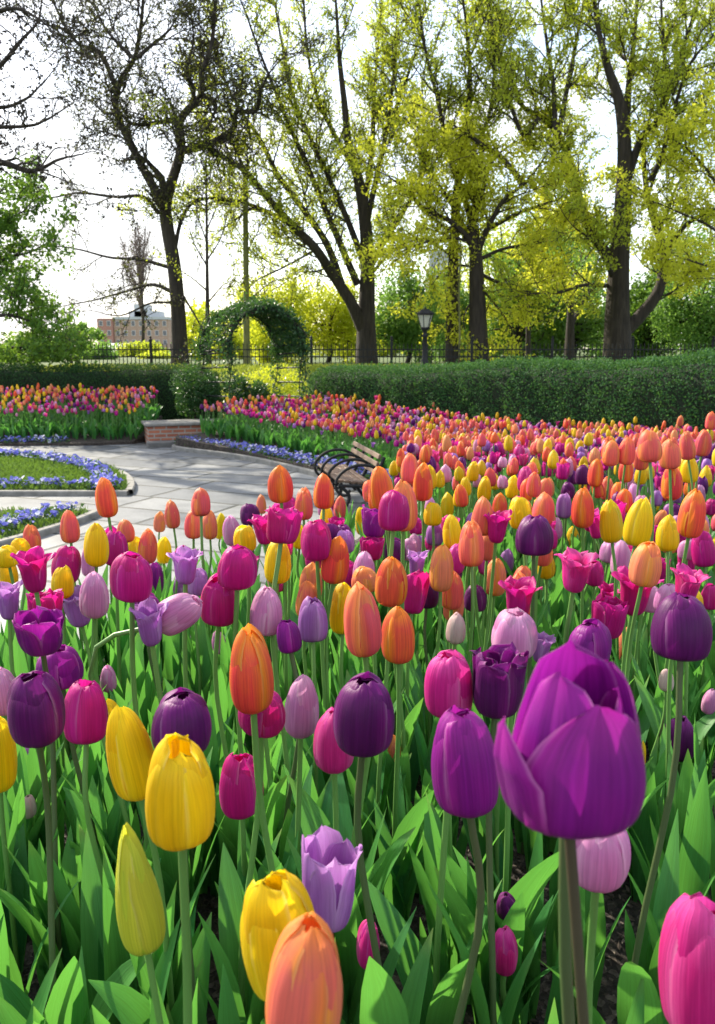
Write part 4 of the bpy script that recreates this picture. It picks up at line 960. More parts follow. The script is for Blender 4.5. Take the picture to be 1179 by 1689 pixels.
# leafy trees and bushes farther back, each with its own crown
for k, (nm, lab, px, py, rx, rz, Y, n, leaf, mat) in enumerate([
    ('background_tree', 'bright yellow green tree behind the arch, right of the pole like trunk', 455, 540, 62, 75, 36, 7000, 0.13, M_SHRUBY),
    ('background_tree', 'bright yellow green tree touching the left of the fan shaped trunk', 540, 535, 62, 78, 38, 7000, 0.13, M_SHRUBY),
    ('background_tree', 'mid green tree right behind the lamp post', 672, 530, 66, 78, 37, 8000, 0.13, M_LGREEN),
    ('background_tree', 'mid green tree between the lamp and the thick dark trunk', 735, 545, 55, 75, 40, 6000, 0.14, M_LGREEN),
    ('background_tree', 'light green tree behind the thin bluish grey trunk', 850, 530, 75, 80, 42, 7000, 0.16, M_SHRUBG),
    ('background_tree', 'light green tree seen left of the great trunk under its limb', 945, 525, 80, 90, 44, 8000, 0.16, M_SHRUBG),
    ('background_tree', 'fresh green tree under the J shaped limb of the great tree', 1065, 520, 62, 85, 40, 7000, 0.15, M_SHRUBG),
    ('background_tree', 'deep green tree filling the right edge above the fence', 1150, 490, 75, 120, 36, 11000, 0.13, M_LGREEN),
    ('background_tree', 'taller green tree behind the slender trunk and the yellow leaves', 820, 450, 90, 85, 46, 7000, 0.17, M_LOLIVE),
    ('background_tree', 'yellow green tree crown high between the two dark trunks', 930, 420, 80, 90, 46, 6000, 0.17, M_LYEL),
    ('background_bush', 'small dark green bush left of the brick apartment block', 132, 568, 36, 30, 60, 2600, 0.22, M_LGREEN),
    ('background_bush', 'low dark green bush behind the fence left end', 95, 585, 40, 28, 50, 2600, 0.2, M_LGREEN),
    ('background_bush', 'low light green bush below the tan brick wall', 235, 583, 40, 22, 70, 1800, 0.26, M_LOLIVE),
    ('background_bush', 'low yellow green bush right of the gnarled trunk', 325, 575, 34, 26, 45, 1800, 0.18, M_SHRUBY),
    ('background_bush', 'rounded green bush at the far left between hedge and leafy tree', 30, 590, 60, 38, 40, 4200, 0.16, M_SHRUBG),
    ('background_bush', 'dark green bush just right of the leafy tree above the fence', 165, 590, 34, 22, 48, 2200, 0.17, M_LGREEN),
    ('background_bush', 'pale green bush between the house and the gnarled trunk', 258, 596, 34, 12, 52, 1400, 0.18, M_LOLIVE),
    ('background_bush', 'pale yellow green bush behind the slim dark young tree', 372, 570, 40, 34, 50, 2600, 0.18, M_SHRUBY),
    ('bare_tree', 'hazy leafless reddish tree left of the gnarled trunk above the house', 228, 440, 32, 62, 75, 900, 0.16, M_TWIG),
]):
    c = P(px, py, Y); s = 1.18 * Y / FPX; n = int(n * 1.5); zb = float(z_ground(c[0], Y)) - 0.05
    rng = np.random.default_rng(60 + k); o = np.array([c[0], Y, zb]); r = np.array([rx * s, rx * s * 0.8, rz * s])
    root = tag(empty(nm, o), lab, 'bush' if 'bush' in nm else 'tree')
    a = Acc(); ncl = 26; d = rng.normal(size=(ncl, 3)); d /= np.linalg.norm(d, axis=1)[:, None]
    cc = c - o + d * r * rng.uniform(0.3, 0.85, ncl)[:, None]; cc[:, 2] = np.maximum(cc[:, 2], 0.2); cr = rng.uniform(0.20, 0.42, ncl)
    tube(a, smooth_path([(0, 0, 0), (0.1 * r[0], 0, (c - o)[2] * 0.5), (c - o)], 10), np.linspace(0.035, 0.015, 10) * r[2] + 0.03, 7); a.obj('trunk', M_BARK, root)
    a = Acc()
    for q in cc:
        b = np.array([0.05 * r[0], 0, max(0.1, (c - o)[2] * rng.uniform(0.35, 0.9))]); tube(a, smooth_path([b, (b + q) / 2 + rng.normal(size=3) * 0.08 * r, q, q + (q - b) * 0.15], 8), np.linspace(0.016, 0.004, 8) * r[2] + 0.006, 4)
    if nm == 'bare_tree':
        for q in cc:
            for _ in range(16):
                e = q + rng.normal(size=3) * r * 0.28; tube(a, [q, (q + e) / 2 + rng.normal(size=3) * 0.1, e], [0.022, 0.015, 0.008], 3)
    a.obj('branches', M_TWIG if nm == 'bare_tree' else M_BARK, root)
    kk = rng.integers(0, ncl, n); e = rng.normal(size=(n, 3)); e /= np.linalg.norm(e, axis=1)[:, None]
    p = cc[kk] + e * (cr[kk] * rng.uniform(0.1, 1.15, n) ** 0.5)[:, None] * r
    p = p[p[:, 2] > 0.03]; a = Acc(); leaf_cards(a, p, leaf, rng, up=0.1, aspect=0.7); a.obj('crown', mat, root, smooth=False)

# ------------------------------------------------------------------ tulips: shapes
# form: profile rows (v, radius, height), how far petals lean out, tip flare, ripple, petal width
FORMS = {
 'egg':  dict(r=(.05, .20, .325, .362, .325, .215, .055), z=(0, .02, .13, .37, .66, .88, 1.0), lean=1.2, flare=.00, wav=.010, wid=1.05, pt=.45),
 'slim': dict(r=(.05, .17, .265, .295, .260, .165, .04), z=(0, .02, .14, .40, .68, .90, 1.0), lean=1.0, flare=.00, wav=.008, wid=1.05, pt=.5),
 'cup':  dict(r=(.06, .24, .380, .420, .390, .295, .14), z=(0, .015, .12, .37, .64, .86, .98), lean=2.5, flare=.00, wav=.020, wid=1.10, pt=.12),
 'ball': dict(r=(.07, .30, .455, .505, .460, .33, .13), z=(0, .01, .10, .36, .65, .88, .99), lean=1.5, flare=.00, wav=.022, wid=1.10, pt=.0),
 'open': dict(r=(.06, .23, .365, .425, .435, .425, .40), z=(0, .015, .12, .37, .62, .84, .99), lean=5.0, flare=.05, wav=.040, wid=1.08, pt=.2),
 'star': dict(r=(.06, .22, .345, .405, .425, .46, .54), z=(0, .015, .13, .38, .64, .84, .95), lean=5.0, flare=.13, wav=.055, wid=1.02, pt=.55),
 'frill': dict(r=(.07, .27, .41, .47, .46, .43, .38), z=(0, .01, .11, .36, .62, .84, .97), lean=5.0, flare=.05, wav=.080, wid=1.06, pt=.05),
 'bud':  dict(r=(.05, .15, .205, .215, .175, .105, .018), z=(0, .02, .13, .36, .64, .86, 1.0), lean=0.3, flare=.00, wav=.003, wid=1.08, pt=.75),
}
VK = np.array([0, .10, .26, .48, .70, .88, 1.0])
def petal_arrays(fm, i, rng, nu=15, nv=21):
    f = FORMS[fm]; outer = i % 2 == 0
    th0 = i * math.pi / 3 + rng.normal() * 0.06
    v = np.linspace(0, 1, nv); u = np.linspace(-1, 1, nu)
    pr = smooth_path(np.column_stack([VK, f['r'], f['z']]), 60)
    R = np.interp(v, pr[:, 0], pr[:, 1]); Z = np.interp(v, pr[:, 0], pr[:, 2])
    hs = 1.0 + rng.normal() * 0.04 + (-0.02 if outer else 0.02)
    R = R * (1.0 if outer else 0.91)
    pt = f['pt']
    wk = np.interp(v, (0, .08, .25, .45, .65, .80, .91, .97, 1.0), (.30, .55, .90, 1.0, 1.0, .94 - .20 * pt, .80 - .34 * pt, .60 - .38 * pt, .10))
    rmax = max(f['r'])
    half = wk * rmax * 1.02 * f['wid'] * (1.0 if outer else 0.96)
    U, V = np.meshgrid(u, v)
    Rr = np.repeat(R[:, None], nu, 1); Zz = np.repeat(Z[:, None], nu, 1) * hs
    ang = U * np.minimum(half / np.maximum(R, 0.035), 1.45)[:, None]
    p1, p2, p3 = rng.uniform(0, 6.28, 3); Rr = Rr + 0.012 * np.sin(3.1 * U + p3 + 5.0 * V) * V * (1 - 0.5 * V) + 0.007 * np.sin(7.0 * U + p1 - 3.0 * V) * V
    Rr = Rr * (1 + f.get('curl', -0.05 if outer else 0.03) * U ** 2)
    Rr = Rr - 0.020 * rmax / .4 * np.exp(-(U / 0.10) ** 2) * np.sin(np.pi * np.clip(V, 0, 1)) * (1 if outer else .5)
    Rr = Rr + f['wav'] * (np.sin(2.3 * U + p1) * V ** 2 + 0.6 * np.sin(5.1 * U + p2 + 2 * V) * V ** 3)
    Rr = Rr + f['flare'] * np.clip((V - 0.70) / 0.30, 0, 1) ** 2 * (0.6 + 0.7 * rng.random())
    Zz = Zz + f['wav'] * 0.7 * np.sin(4.0 * U + p3) * V ** 3 - 0.03 * np.abs(U) ** 3 * V ** 2
    Rr = Rr + 0.006 * rng.normal() * V
    X = Rr * np.cos(ang); Y = Rr * np.sin(ang)
    le = rad(max(-0.5, f['lean'] * (0.35 + 0.9 * rng.random()) * (1.0 if outer else 0.6)))
    x = X * math.cos(le) + Zz * math.sin(le); z = -X * math.sin(le) + Zz * math.cos(le)
    z = z + 0.03 * math.sin(le)
    c, s = math.cos(th0), math.sin(th0)
    W = np.stack([x * c - Y * s, x * s + Y * c, z], -1).reshape(-1, 3)
    UV = np.stack([(U + 1) / 2, V], -1).reshape(-1, 2)
    return W, gfaces(nu, nv), UV
PETALS, BLOOMS, LOWS = {}, {}, {}
for fi, fm in enumerate(FORMS):
    for sd in range(5):
        rng = np.random.default_rng(900 + fi * 10 + sd); ms = []; whole = Acc(); low = Acc()
        npet = 9 if fm == 'frill' else 6
        st = rng.bit_generator.state
        for i in range(npet):
            W, F, UV = petal_arrays(fm, i, rng)
            if i >= 6:
                r3 = Matrix.Rotation(rad(25 + 60 * i), 3, 'Z'); W = W @ np.array(r3).T * np.array([.72, .72, .96])
            a = Acc(); a.add(W, F, UV); ms.append(a.mesh('petal', [None])); whole.add(W, F, UV)
        rng.bit_generator.state = st
        for i in range(6): low.add(*petal_arrays(fm, i, rng, 5, 7))
        PETALS[fm, sd] = ms; BLOOMS[fm, sd] = whole.mesh('bloom', [None]); LOWS[fm, sd] = low

def leaf_arrays(rng, L, W, bend0, bend1, nu=5, nv=12, twist=0.0):
    t = np.linspace(0, 1, nv); a = bend0 + (bend1 - bend0) * t ** 1.7
    st = L / (nv - 1); x = np.concatenate([[0], np.cumsum(np.sin(a[:-1]) * st)]); z = np.concatenate([[0], np.cumsum(np.cos(a[:-1]) * st)])
    w = W * np.interp(t, (0, .08, .25, .45, .65, .82, .94, 1), (.42, .55, .88, 1.0, .88, .58, .24, .02)) * 0.5
    u = np.linspace(-1, 1, nu); U, T = np.meshgrid(u, t)
    fold = 0.42 - 0.30 * T
    ph = rng.uniform(0, 6.28); wv = 0.10 * np.sin(T * rng.uniform(7, 12) + ph) * np.abs(U)
    Nx, Nz = np.cos(a), -np.sin(a)
    lift = w[:, None] * (np.abs(U) ** 1.5 * fold + wv)
    ca = twist * t; yy = w[:, None] * U
    X = x[:, None] - lift * Nx[:, None]; Z = z[:, None] - lift * Nz[:, None]
    X = X + yy * np.sin(ca)[:, None]; Yv = yy * np.cos(ca)[:, None]
    return np.stack([X, Yv, Z], -1).reshape(-1, 3), gfaces(nu, nv), np.stack([(U + 1) / 2, T], -1).reshape(-1, 2)
LEAVES = []
for k in range(9):
    rng = np.random.default_rng(700 + k); a = Acc()
    a.add(*leaf_arrays(rng, 1.0, rng.uniform(.13, .22), rad(rng.uniform(3, 12)), rad(rng.uniform(8, 55)), twist=rng.uniform(-.9, .9)))
    LEAVES.append(a.mesh('leaf', [M_LEAF]))

# ------------------------------------------------------------------ tulips: the ones placed one by one
# (centre x, centre y, width, height in the photograph, colour, form, tilt, label, short name when others are described by it)
HAND = [
 (938, 1226, 236, 318, 'U', 'open', 0, 'hero'),
 (600, 1176, 104, 124, 'P', 'ball', 0, ('dark purple ball shaped tulip standing left of the huge purple one', 'the dark purple ball tulip')),
 (766, 1256, 116, 164, 'U', 'cup', -6, ('plum tulip with folded outer petals touching the left of the huge purple one', 'the plum tulip with folded petals')),
 (820, 1127, 92, 104, 'P', 'frill', 4, ('crinkled dark purple tulip behind the huge purple one, its petals rumpled', 'the crinkled dark purple tulip')),
 (740, 1128, 84, 108, 'K', 'cup', -4, ('hot pink tulip with one pale petal, left of the crinkled dark purple one', 'the pink tulip with a pale petal')),
 (848, 1045, 78, 82, 'L', 'cup', 0, ('broad pale pink tulip above the crinkled dark purple one', 'the broad pale pink tulip')),
 (856, 988, 66, 72, 'M', 'star', 5, ('magenta tulip peeking out behind the broad pale pink one', None)),
 (893, 1068, 40, 52, 'V', 'star', 8, ('small lilac tulip squeezed between the broad pale pink one and the huge purple one', None)),
 (1125, 1032, 98, 108, 'P', 'ball', 0, ('dark purple globe tulip at the right edge with yellow showing over its rim', 'the dark purple globe tulip')),
 (1138, 988, 46, 44, 'Y', 'egg', 0, ('yellow tulip mostly hidden behind the dark purple globe one', None)),
 (972, 1062, 76, 76, 'U', 'cup', 0, ('plum tulip just above the huge purple one, half hidden by it', None)),
 (1004, 1018, 60, 66, 'M', 'frill', 6, ('rumpled magenta tulip above the huge purple one', 'the rumpled magenta tulip')),
 (1037, 1064, 36, 60, 'A', 'egg', 0, ('small apricot tulip above right of the huge purple one', 'the small apricot tulip')),
 (1120, 1217, 56, 70, 'P', 'cup', 0, ('small purple tulip alone right of the huge purple one', 'the small lone purple tulip')),
 (1099, 1122, 26, 36, 'W', 'slim', 0, ('pale pinkish bud on a thin stem below the dark purple globe tulip', None)),
 (1172, 1158, 28, 42, 'L', 'egg', 0, ('little pale pink tulip cut by the right edge, above the small purple one', None)),
 (987, 1398, 106, 122, 'L', 'egg', 0, ('pale pink tulip half hidden beneath the huge purple one', 'the pale pink tulip under the huge one')),
 (1158, 1596, 134, 206, 'K', 'cup', 0, ('large hot pink tulip cut off by the lower right corner', 'the hot pink corner tulip')),
 (503, 1626, 128, 196, 'A', 'egg', 4, ('orange peach tulip in front at the bottom edge, overlapping a yellow one', 'the peach tulip at the bottom edge')),
 (462, 1542, 132, 186, 'Y', 'cup', -5, ('large yellow tulip just behind the peach one at the bottom edge', 'the yellow tulip behind the peach one')),
 (541, 1458, 106, 134, 'V', 'open', 3, ('open lilac purple tulip above the peach one at the bottom edge', 'the open lilac tulip')),
 (607, 1556, 42, 76, 'K', 'slim', 4, ('pink and white half open bud low among leaves, right of the open lilac tulip', None)),
 (832, 1567, 44, 76, 'K', 'slim', 0, ('pink bud low among the leaves below the huge purple tulip', 'the low pink bud')),
 (836, 1494, 36, 40, 'P', 'egg', 0, ('tiny dark purple tulip in the shade just above the low pink bud', None)),
 (297, 1305, 116, 176, 'Y', 'cup', 0, ('big upright yellow cup tulip at the left front, facing us', 'the big yellow cup tulip')),
 (214, 1240, 84, 160, 'Y', 'egg', -4, ('tall yellow tulip with a loose petal, left of the big yellow cup', 'the tall yellow tulip with loose petal')),
 (186, 1196, 42, 84, 'Y', 'slim', -12, ('narrow yellow tulip showing behind the left side of the tall yellow one', None)),
 (226, 1470, 77, 194, 'B', 'bud', -5, ('tall closed greenish yellow bud at the left front', 'the greenish yellow bud')),
 (300, 1190, 102, 98, 'P', 'ball', 4, ('wide dark purple tulip behind the two big yellow ones', 'the wide dark purple tulip')),
 (397, 1295, 72, 100, 'M', 'cup', -2, ('magenta tulip right of the big yellow cup', 'the magenta tulip beside the yellow cup')),
 (413, 1106, 80, 138, 'O', 'egg', -3, ('tall glowing orange tulip with a curled rim near the middle left', 'the tall glowing orange tulip')),
 (432, 1172, 84, 72, 'M', 'cup', 4, ('magenta tulip almost hidden behind the tall glowing orange one', None)),
 (497, 1165, 65, 100, 'L', 'egg', 6, ('pale pink tulip right of the tall glowing orange one', 'the pale pink tulip by the orange one')),
 (550, 1220, 74, 102, 'K', 'egg', -2, ('hot pink tulip touching the left of the dark purple ball tulip', 'the hot pink tulip in the middle')),
 (646, 1240, 34, 56, 'A', 'egg', 0, ('little apricot tulip low to the right of the dark purple ball tulip', None)),
 (57, 1167, 97, 120, 'P', 'cup', 4, ('large dark purple tulip near the left edge', 'the large dark purple tulip at left')),
 (142, 1175, 76, 96, 'M', 'cup', 2, ('magenta red tulip beside the large dark purple one at left', 'the magenta red tulip at left')),
 (98, 1100, 75, 68, 'U', 'cup', -2, ('plum tulip above the large dark purple one near the left edge', 'the plum tulip at left')),
 (178, 1120, 28, 44, 'L', 'slim', 0, ('small pale pink bud above the magenta red tulip at left', None)),
 (-4, 1244, 62, 124, 'Y', 'cup', 0, ('yellow tulip cut by the left edge of the picture', 'the yellow tulip at the left edge')),
 (40, 1252, 46, 66, 'V', 'cup', 6, ('lilac tulip under the large dark purple one at left', None)),
 (3, 1140, 56, 78, 'L', 'egg', 0, ('pale lilac pink tulip cut by the left edge behind the dark purple one', None)),
 (47, 1330, 25, 40, 'W', 'egg', 0, ('whitish green bud low at the left below the lilac tulip', None)),
 (598, 1023, 68, 120, 'C', 'egg', 0, ('tall coral tulip in the centre with a yellow one behind its left', 'the tall coral tulip in the centre')),
 (657, 1046, 58, 96, 'O', 'egg', 2, ('orange tulip touching the right of the tall coral one in the centre', 'the orange tulip in the centre')),
 (566, 1004, 46, 84, 'Y', 'egg', -4, ('yellow tulip half behind the left side of the tall coral one', None)),
 (645, 960, 53, 82, 'O', 'egg', 3, ('red orange tulip above the pair of coral and orange ones in the centre', 'the red orange tulip in the centre')),
 (602, 956, 46, 42, 'A', 'egg', -8, ('apricot tulip just above the tall coral one, partly hidden by it', None)),
 (683, 976, 48, 72, 'M', 'open', 6, ('magenta tulip right of the red orange one in the centre', None)),
 (728, 937, 44, 78, 'A', 'egg', 2, ('smooth apricot tulip right of the red orange one in the centre', 'the smooth apricot tulip')),
 (777, 898, 42, 74, 'C', 'egg', 0, ('pointed coral tulip up right of the smooth apricot one', 'the pointed coral tulip')),
 (817, 952, 38, 62, 'A', 'egg', 2, ('small orange apricot tulip left of the hot pink flared one', None)),
 (752, 1036, 36, 52, 'W', 'egg', 0, ('greenish white bud flushed with pink above the pink tulip with a pale petal', None)),
 (949, 942, 68, 70, 'K', 'star', 0, ('hot pink flared tulip with pointed petal tips, under the round purple one', 'the hot pink flared tulip')),
 (881, 883, 60, 64, 'P', 'ball', 0, ('round dark purple tulip with crumpled petals at the upper right', 'the round purple tulip')),
 (1065, 931, 54, 72, 'A', 'cup', 0, ('apricot tulip with orange streaks in front of a pink one', 'the streaked apricot tulip')),
 (1048, 976, 74, 78, 'M', 'star', 4, ('flared magenta tulip under the streaked apricot one', 'the flared magenta tulip')),
 (1025, 922, 36, 60, 'L', 'egg', 0, ('pale pink tulip touching the left of the streaked apricot one', None)),
 (1134, 966, 58, 62, 'K', 'star', 4, ('hot pink tulip above the dark purple globe one at the right edge', None)),
 (1007, 860, 40, 72, 'Y', 'egg', 0, ('yellow egg shaped tulip right of the round purple one, leftmost of three', 'the left one of three yellow tulips')),
 (1054, 861, 46, 82, 'Y', 'egg', 6, ('leaning pointed yellow tulip, middle and tallest of three at right', 'the leaning pointed yellow tulip')),
 (1101, 880, 38, 60, 'Y', 'egg', 2, ('yellow tulip lowest and rightmost of the three pointed ones at right', None)),
 (1142, 848, 46, 80, 'O', 'egg', 0, ('glowing orange tulip near the right edge beside three yellow ones', 'the glowing orange tulip at right')),
 (945, 890, 24, 42, 'Y', 'egg', 0, ('small yellow tulip right of the round purple one', None)),
 (961, 837, 40, 68, 'O', 'egg', -3, ('pointed orange tulip above right of the round purple one', 'the pointed orange tulip')),
 (858, 846, 40, 52, 'Y', 'cup', 0, ('broad yellow tulip just behind and above the round purple one', 'the broad yellow tulip')),
 (897, 840, 38, 56, 'C', 'egg', 4, ('coral tulip between the broad yellow one and the pointed orange one', None)),
 (439, 1008, 58, 80, 'L', 'egg', 0, ('pale pink veined tulip above the tall glowing orange one', 'the veined pale pink tulip')),
 (516, 1022, 50, 72, 'V', 'cup', 0, ('lilac cup tulip between the veined pale pink one and the coral pair', 'the lilac cup tulip')),
 (476, 1050, 44, 52, 'U', 'cup', -8, ('plum tulip tucked low between the veined pale pink and the lilac cup tulips', None)),
 (362, 990, 64, 82, 'M', 'cup', 3, ('magenta tulip with split petals left of the veined pale pink one', 'the magenta tulip with split petals')),
 (294, 1010, 62, 72, 'L', 'cup', 58, ('pale lilac pink tulip lying on its side, stem bent over to the right', 'the pale tulip bent sideways')),
 (246, 1028, 64, 74, 'V', 'star', -4, ('open lilac tulip at the left of the pale one bent sideways', 'the lilac tulip by the sideways one')),
 (241, 1000, 50, 48, 'U', 'cup', 4, ('plum tulip peeking above the lilac one beside the sideways tulip', None)),
 (217, 951, 72, 80, 'M', 'cup', 0, ('big rosy magenta tulip in front of the paving at left', 'the big magenta tulip at left')),
 (155, 982, 48, 76, 'L', 'egg', 4, ('pale pink tulip in front of a violet one at left', 'the pale pink tulip at left')),
 (128, 1001, 62, 66, 'V', 'star', -6, ('violet tulip with spread petals behind the pale pink one at left', None)),
 (66, 1043, 82, 72, 'U', 'open', 4, ('plum purple open tulip above the plum one near the left edge', 'the open plum tulip at left')),
 (55, 941, 62, 72, 'M', 'star', -2, ('flared magenta tulip at the left in front of the lawn path', 'the flared magenta tulip at left')),
 (103, 960, 38, 54, 'Y', 'cup', 0, ('yellow tulip in front of a magenta one at left', None)),
 (14, 990, 50, 64, 'V', 'star', 4, ('lilac tulip with spread tips at the left edge', None)),
 (73, 1000, 60, 52, 'M', 'frill', 4, ('rumpled magenta tulip between the lilac one and the violet one at left', None)),
 (159, 898, 43, 74, 'Y', 'egg', 0, ('tall yellow tulip in front of the paving at left', 'the tall yellow tulip by the paving')),
 (175, 821, 38, 66, 'O', 'egg', -2, ('lone tall orange tulip standing before the blue bordered lawn', 'the lone tall orange tulip')),
 (115, 869, 34, 54, 'C', 'egg', 0, ('coral tulip in front of the pansies of the nearer lawn', 'the coral tulip by the pansies')),
 (110, 932, 48, 60, 'M', 'cup', 5, ('magenta tulip behind the yellow one at left', None)),
 (190, 905, 42, 56, 'M', 'cup', 2, ('magenta tulip behind the right side of the tall yellow one by the paving', None)),
 (244, 902, 32, 56, 'C', 'egg', 3, ('coral tulip above the big rosy magenta one, leaning on a yellow bud', None)),
 (270, 907, 26, 46, 'Y', 'egg', 0, ('small neat yellow tulip above right of the big rosy magenta one', None)),
 (207, 876, 32, 38, 'C', 'egg', -4, ('short coral tulip between the tall yellow one and the small neat yellow one', None)),
 (224, 906, 30, 38, 'Y', 'cup', -4, ('yellow tulip just above the big rosy magenta one', None)),
 (52, 888, 30, 46, 'C', 'egg', 3, ('coral tulip above the flared magenta one at left', None)),
 (33, 904, 32, 34, 'Y', 'cup', 0, ('short yellow tulip left of and above the flared magenta one', None)),
 (12, 918, 40, 34, 'Y', 'cup', -4, ('broad yellow tulip at the left edge above another yellow one', None)),
 (10, 946, 38, 46, 'Y', 'cup', 0, ('yellow tulip at the left edge beside the flared magenta one', None)),
 (145, 925, 24, 52, 'L', 'egg', 0, ('pale pink tulip peeking left of the tall yellow one by the paving', None)),
 (256, 955, 30, 54, 'U', 'cup', 0, ('plum tulip just right of the big rosy magenta one at left', None)),
 (462, 798, 41, 64, 'O', 'egg', 0, ('tall orange tulip standing before the paving left of the bench', 'the tall orange tulip left of the bench')),
 (331, 829, 34, 46, 'C', 'egg', 0, ('coral tulip at the top of a cluster in front of the paving', 'the top coral tulip of the paving cluster')),
 (284, 849, 27, 46, 'C', 'slim', 0, ('slender coral tulip on a tall stem before the paving', 'the slender coral tulip')),
 (263, 861, 20, 34, 'A', 'egg', 0, ('small peach tulip left of the slender coral one', None)),
 (319, 865, 30, 48, 'C', 'egg', 0, ('coral tulip lower left in the cluster before the paving', None)),
 (346, 866, 28, 48, 'A', 'egg', 2, ('peach tulip in the middle of the cluster before the paving', None)),
 (364, 868, 20, 44, 'Y', 'egg', 3, ('narrow yellow tulip at the right of the cluster before the paving', None)),
 (404, 888, 40, 44, 'Y', 'cup', 0, ('yellow tulip behind a magenta one, right of the paving cluster', None)),
 (383, 876, 32, 50, 'L', 'egg', -4, ('lilac pink tulip left of the yellow one behind the magenta tulip', None)),
 (458, 925, 47, 76, 'Y', 'egg', 0, ('bright yellow tulip above the veined pale pink one', 'the bright yellow tulip')),
 (392, 936, 66, 70, 'M', 'cup', 2, ('magenta cup tulip left of the bright yellow one', 'the magenta cup tulip')),
 (306, 934, 58, 58, 'V', 'star', 0, ('open pale lilac tulip before the paving, right of the big rosy magenta one', 'the open pale lilac tulip')),
 (325, 960, 36, 44, 'V', 'cup', 3, ('lilac tulip just under the open pale lilac one', None)),
 (298, 968, 28, 40, 'V', 'egg', -3, ('small violet tulip under the left of the open pale lilac one', None)),
 (361, 1060, 24, 38, 'L', 'cup', 0, ('little pink tulip low under the magenta one with split petals', None)),
 (553, 924, 48, 78, 'O', 'egg', 0, ('deep orange tulip right of the bright yellow one', 'the deep orange tulip')),
 (466, 866, 64, 60, 'M', 'frill', 4, ('rumpled magenta tulip above the bright yellow one', 'the rumpled magenta tulip above yellow')),
 (435, 872, 48, 52, 'M', 'star', -6, ('magenta tulip touching the left of the rumpled one above the bright yellow one', None)),
 (521, 891, 54, 66, 'M', 'cup', -3, ('magenta tulip above left of the deep orange one', None)),
 (600, 938, 40, 56, 'L', 'egg', 0, ('pale pink tulip right of the deep orange one', None)),
 (629, 805, 42, 72, 'O', 'egg', 0, ('tall red orange tulip right in front of the bench end', 'the red orange tulip by the bench')),
 (665, 834, 48, 86, 'C', 'egg', -2, ('large coral tulip with a yellow stripe right of the bench', 'the large coral tulip right of the bench')),
 (697, 796, 32, 62, 'O', 'egg', -2, ('orange tulip up right of the large coral one near the bench', 'the orange tulip right of the bench')),
 (676, 773, 30, 50, 'C', 'egg', 0, ('coral tulip above the large coral one near the bench', None)),
 (534, 811, 36, 58, 'O', 'egg', 0, ('orange tulip directly in front of the bench seat', 'the orange tulip before the bench')),
 (501, 832, 32, 52, 'C', 'egg', -2, ('coral tulip left of the orange one in front of the bench seat', None)),
 (560, 838, 22, 38, 'C', 'egg', 4, ('small coral tulip right under the front of the bench', None)),
 (431, 832, 18, 32, 'A', 'egg', 0, ('small peach tulip before the paving under the tall orange one', None)),
 (412, 848, 34, 36, 'P', 'cup', 0, ('small dark violet tulip before the paving left of the rumpled magenta one', None)),
 (745, 878, 34, 56, 'Y', 'egg', 0, ('yellow tulip left of the pointed coral one', None)),
 (738, 833, 23, 42, 'Y', 'egg', 0, ('neat yellow tulip above the one left of the pointed coral one', None)),
 (714, 848, 32, 38, 'Y', 'cup', 0, ('broad low yellow tulip right of the large coral one near the bench', None)),
 (796, 852, 40, 64, 'C', 'egg', 3, ('coral tulip behind the pointed coral one, up to its right', None)),
 (799, 807, 24, 42, 'Y', 'egg', 0, ('yellow tulip above the coral ones, right of the neat yellow one', None)),
 (846, 804, 22, 38, 'Y', 'egg', 0, ('yellow tulip above the broad yellow one', None)),
 (1105, 749, 36, 50, 'C', 'egg', 0, ('coral tulip rising high near the right edge, left of a pair', 'the high coral tulip at right')),
 (1071, 737, 40, 52, 'C', 'egg', 0, ('broad coral tulip standing highest before the right hedge', 'the broad high coral tulip')),
 (1133, 736, 28, 46, 'C', 'egg', 0, ('coral tulip right of the high coral one at right', None)),
 (1160, 731, 26, 44, 'C', 'egg', 2, ('coral tulip near the right edge, last of the high row', None)),
 (1108, 796, 36, 58, 'O', 'egg', -2, ('orange tulip just below the high coral one at right', 'the orange tulip at right')),
 (1137, 776, 28, 42, 'Y', 'egg', 0, ('yellow tulip right of the orange one at right, tall dark stem before it', None)),
 (1008, 748, 28, 42, 'C', 'egg', 0, ('coral tulip standing free left of the broad high coral one', None)),
 (1034, 744, 28, 46, 'C', 'egg', 2, ('coral tulip just left of the broad high coral one', None)),
 (1058, 754, 26, 44, 'C', 'egg', -3, ('coral tulip just below left of the broad high coral one', None)),
 (1172, 694, 18, 30, 'C', 'egg', 0, ('coral tulip against the hedge at the right edge', None)),
 (1122, 694, 11, 18, 'C', 'egg', 0, ('tiny coral tulip alone against the hedge at right', None)),
 (1160, 906, 40, 58, 'M', 'cup', 0, ('magenta tulip under the glowing orange one at right', None)),
 (1178, 918, 22, 62, 'Y', 'cup', 0, ('yellow tulip cut by the right edge under the glowing orange one', None)),
 (820, 868, 46, 56, 'M', 'star', 2, ('magenta tulip left of the broad yellow one', None)),
 (650, 842, 58, 66, 'M', 'cup', 4, ('magenta tulip behind the large coral one near the bench', None)),
 (617, 862, 44, 50, 'U', 'open', 0, ('plum open tulip under the red orange one by the bench', 'the plum tulip by the bench')),
 (596, 860, 22, 46, 'Y', 'egg', -3, ('narrow yellow tulip left of the plum one by the bench', None)),
 (688, 930, 40, 44, 'V', 'star', 3, ('lilac tulip between the red orange one and the smooth apricot one', None)),
 (613, 905, 42, 38, 'M', 'open', 0, ('magenta open tulip under the plum one by the bench', None)),
 (717, 880, 30, 40, 'V', 'egg', 0, ('violet tulip between the large coral one and the yellow one', None)),
 (835, 925, 24, 40, 'V', 'egg', 3, ('lilac pink tulip just above the small orange apricot one', None)),
 (930, 835, 26, 40, 'V', 'cup', 0, ('violet cup tulip just left of the pointed orange one', None)),
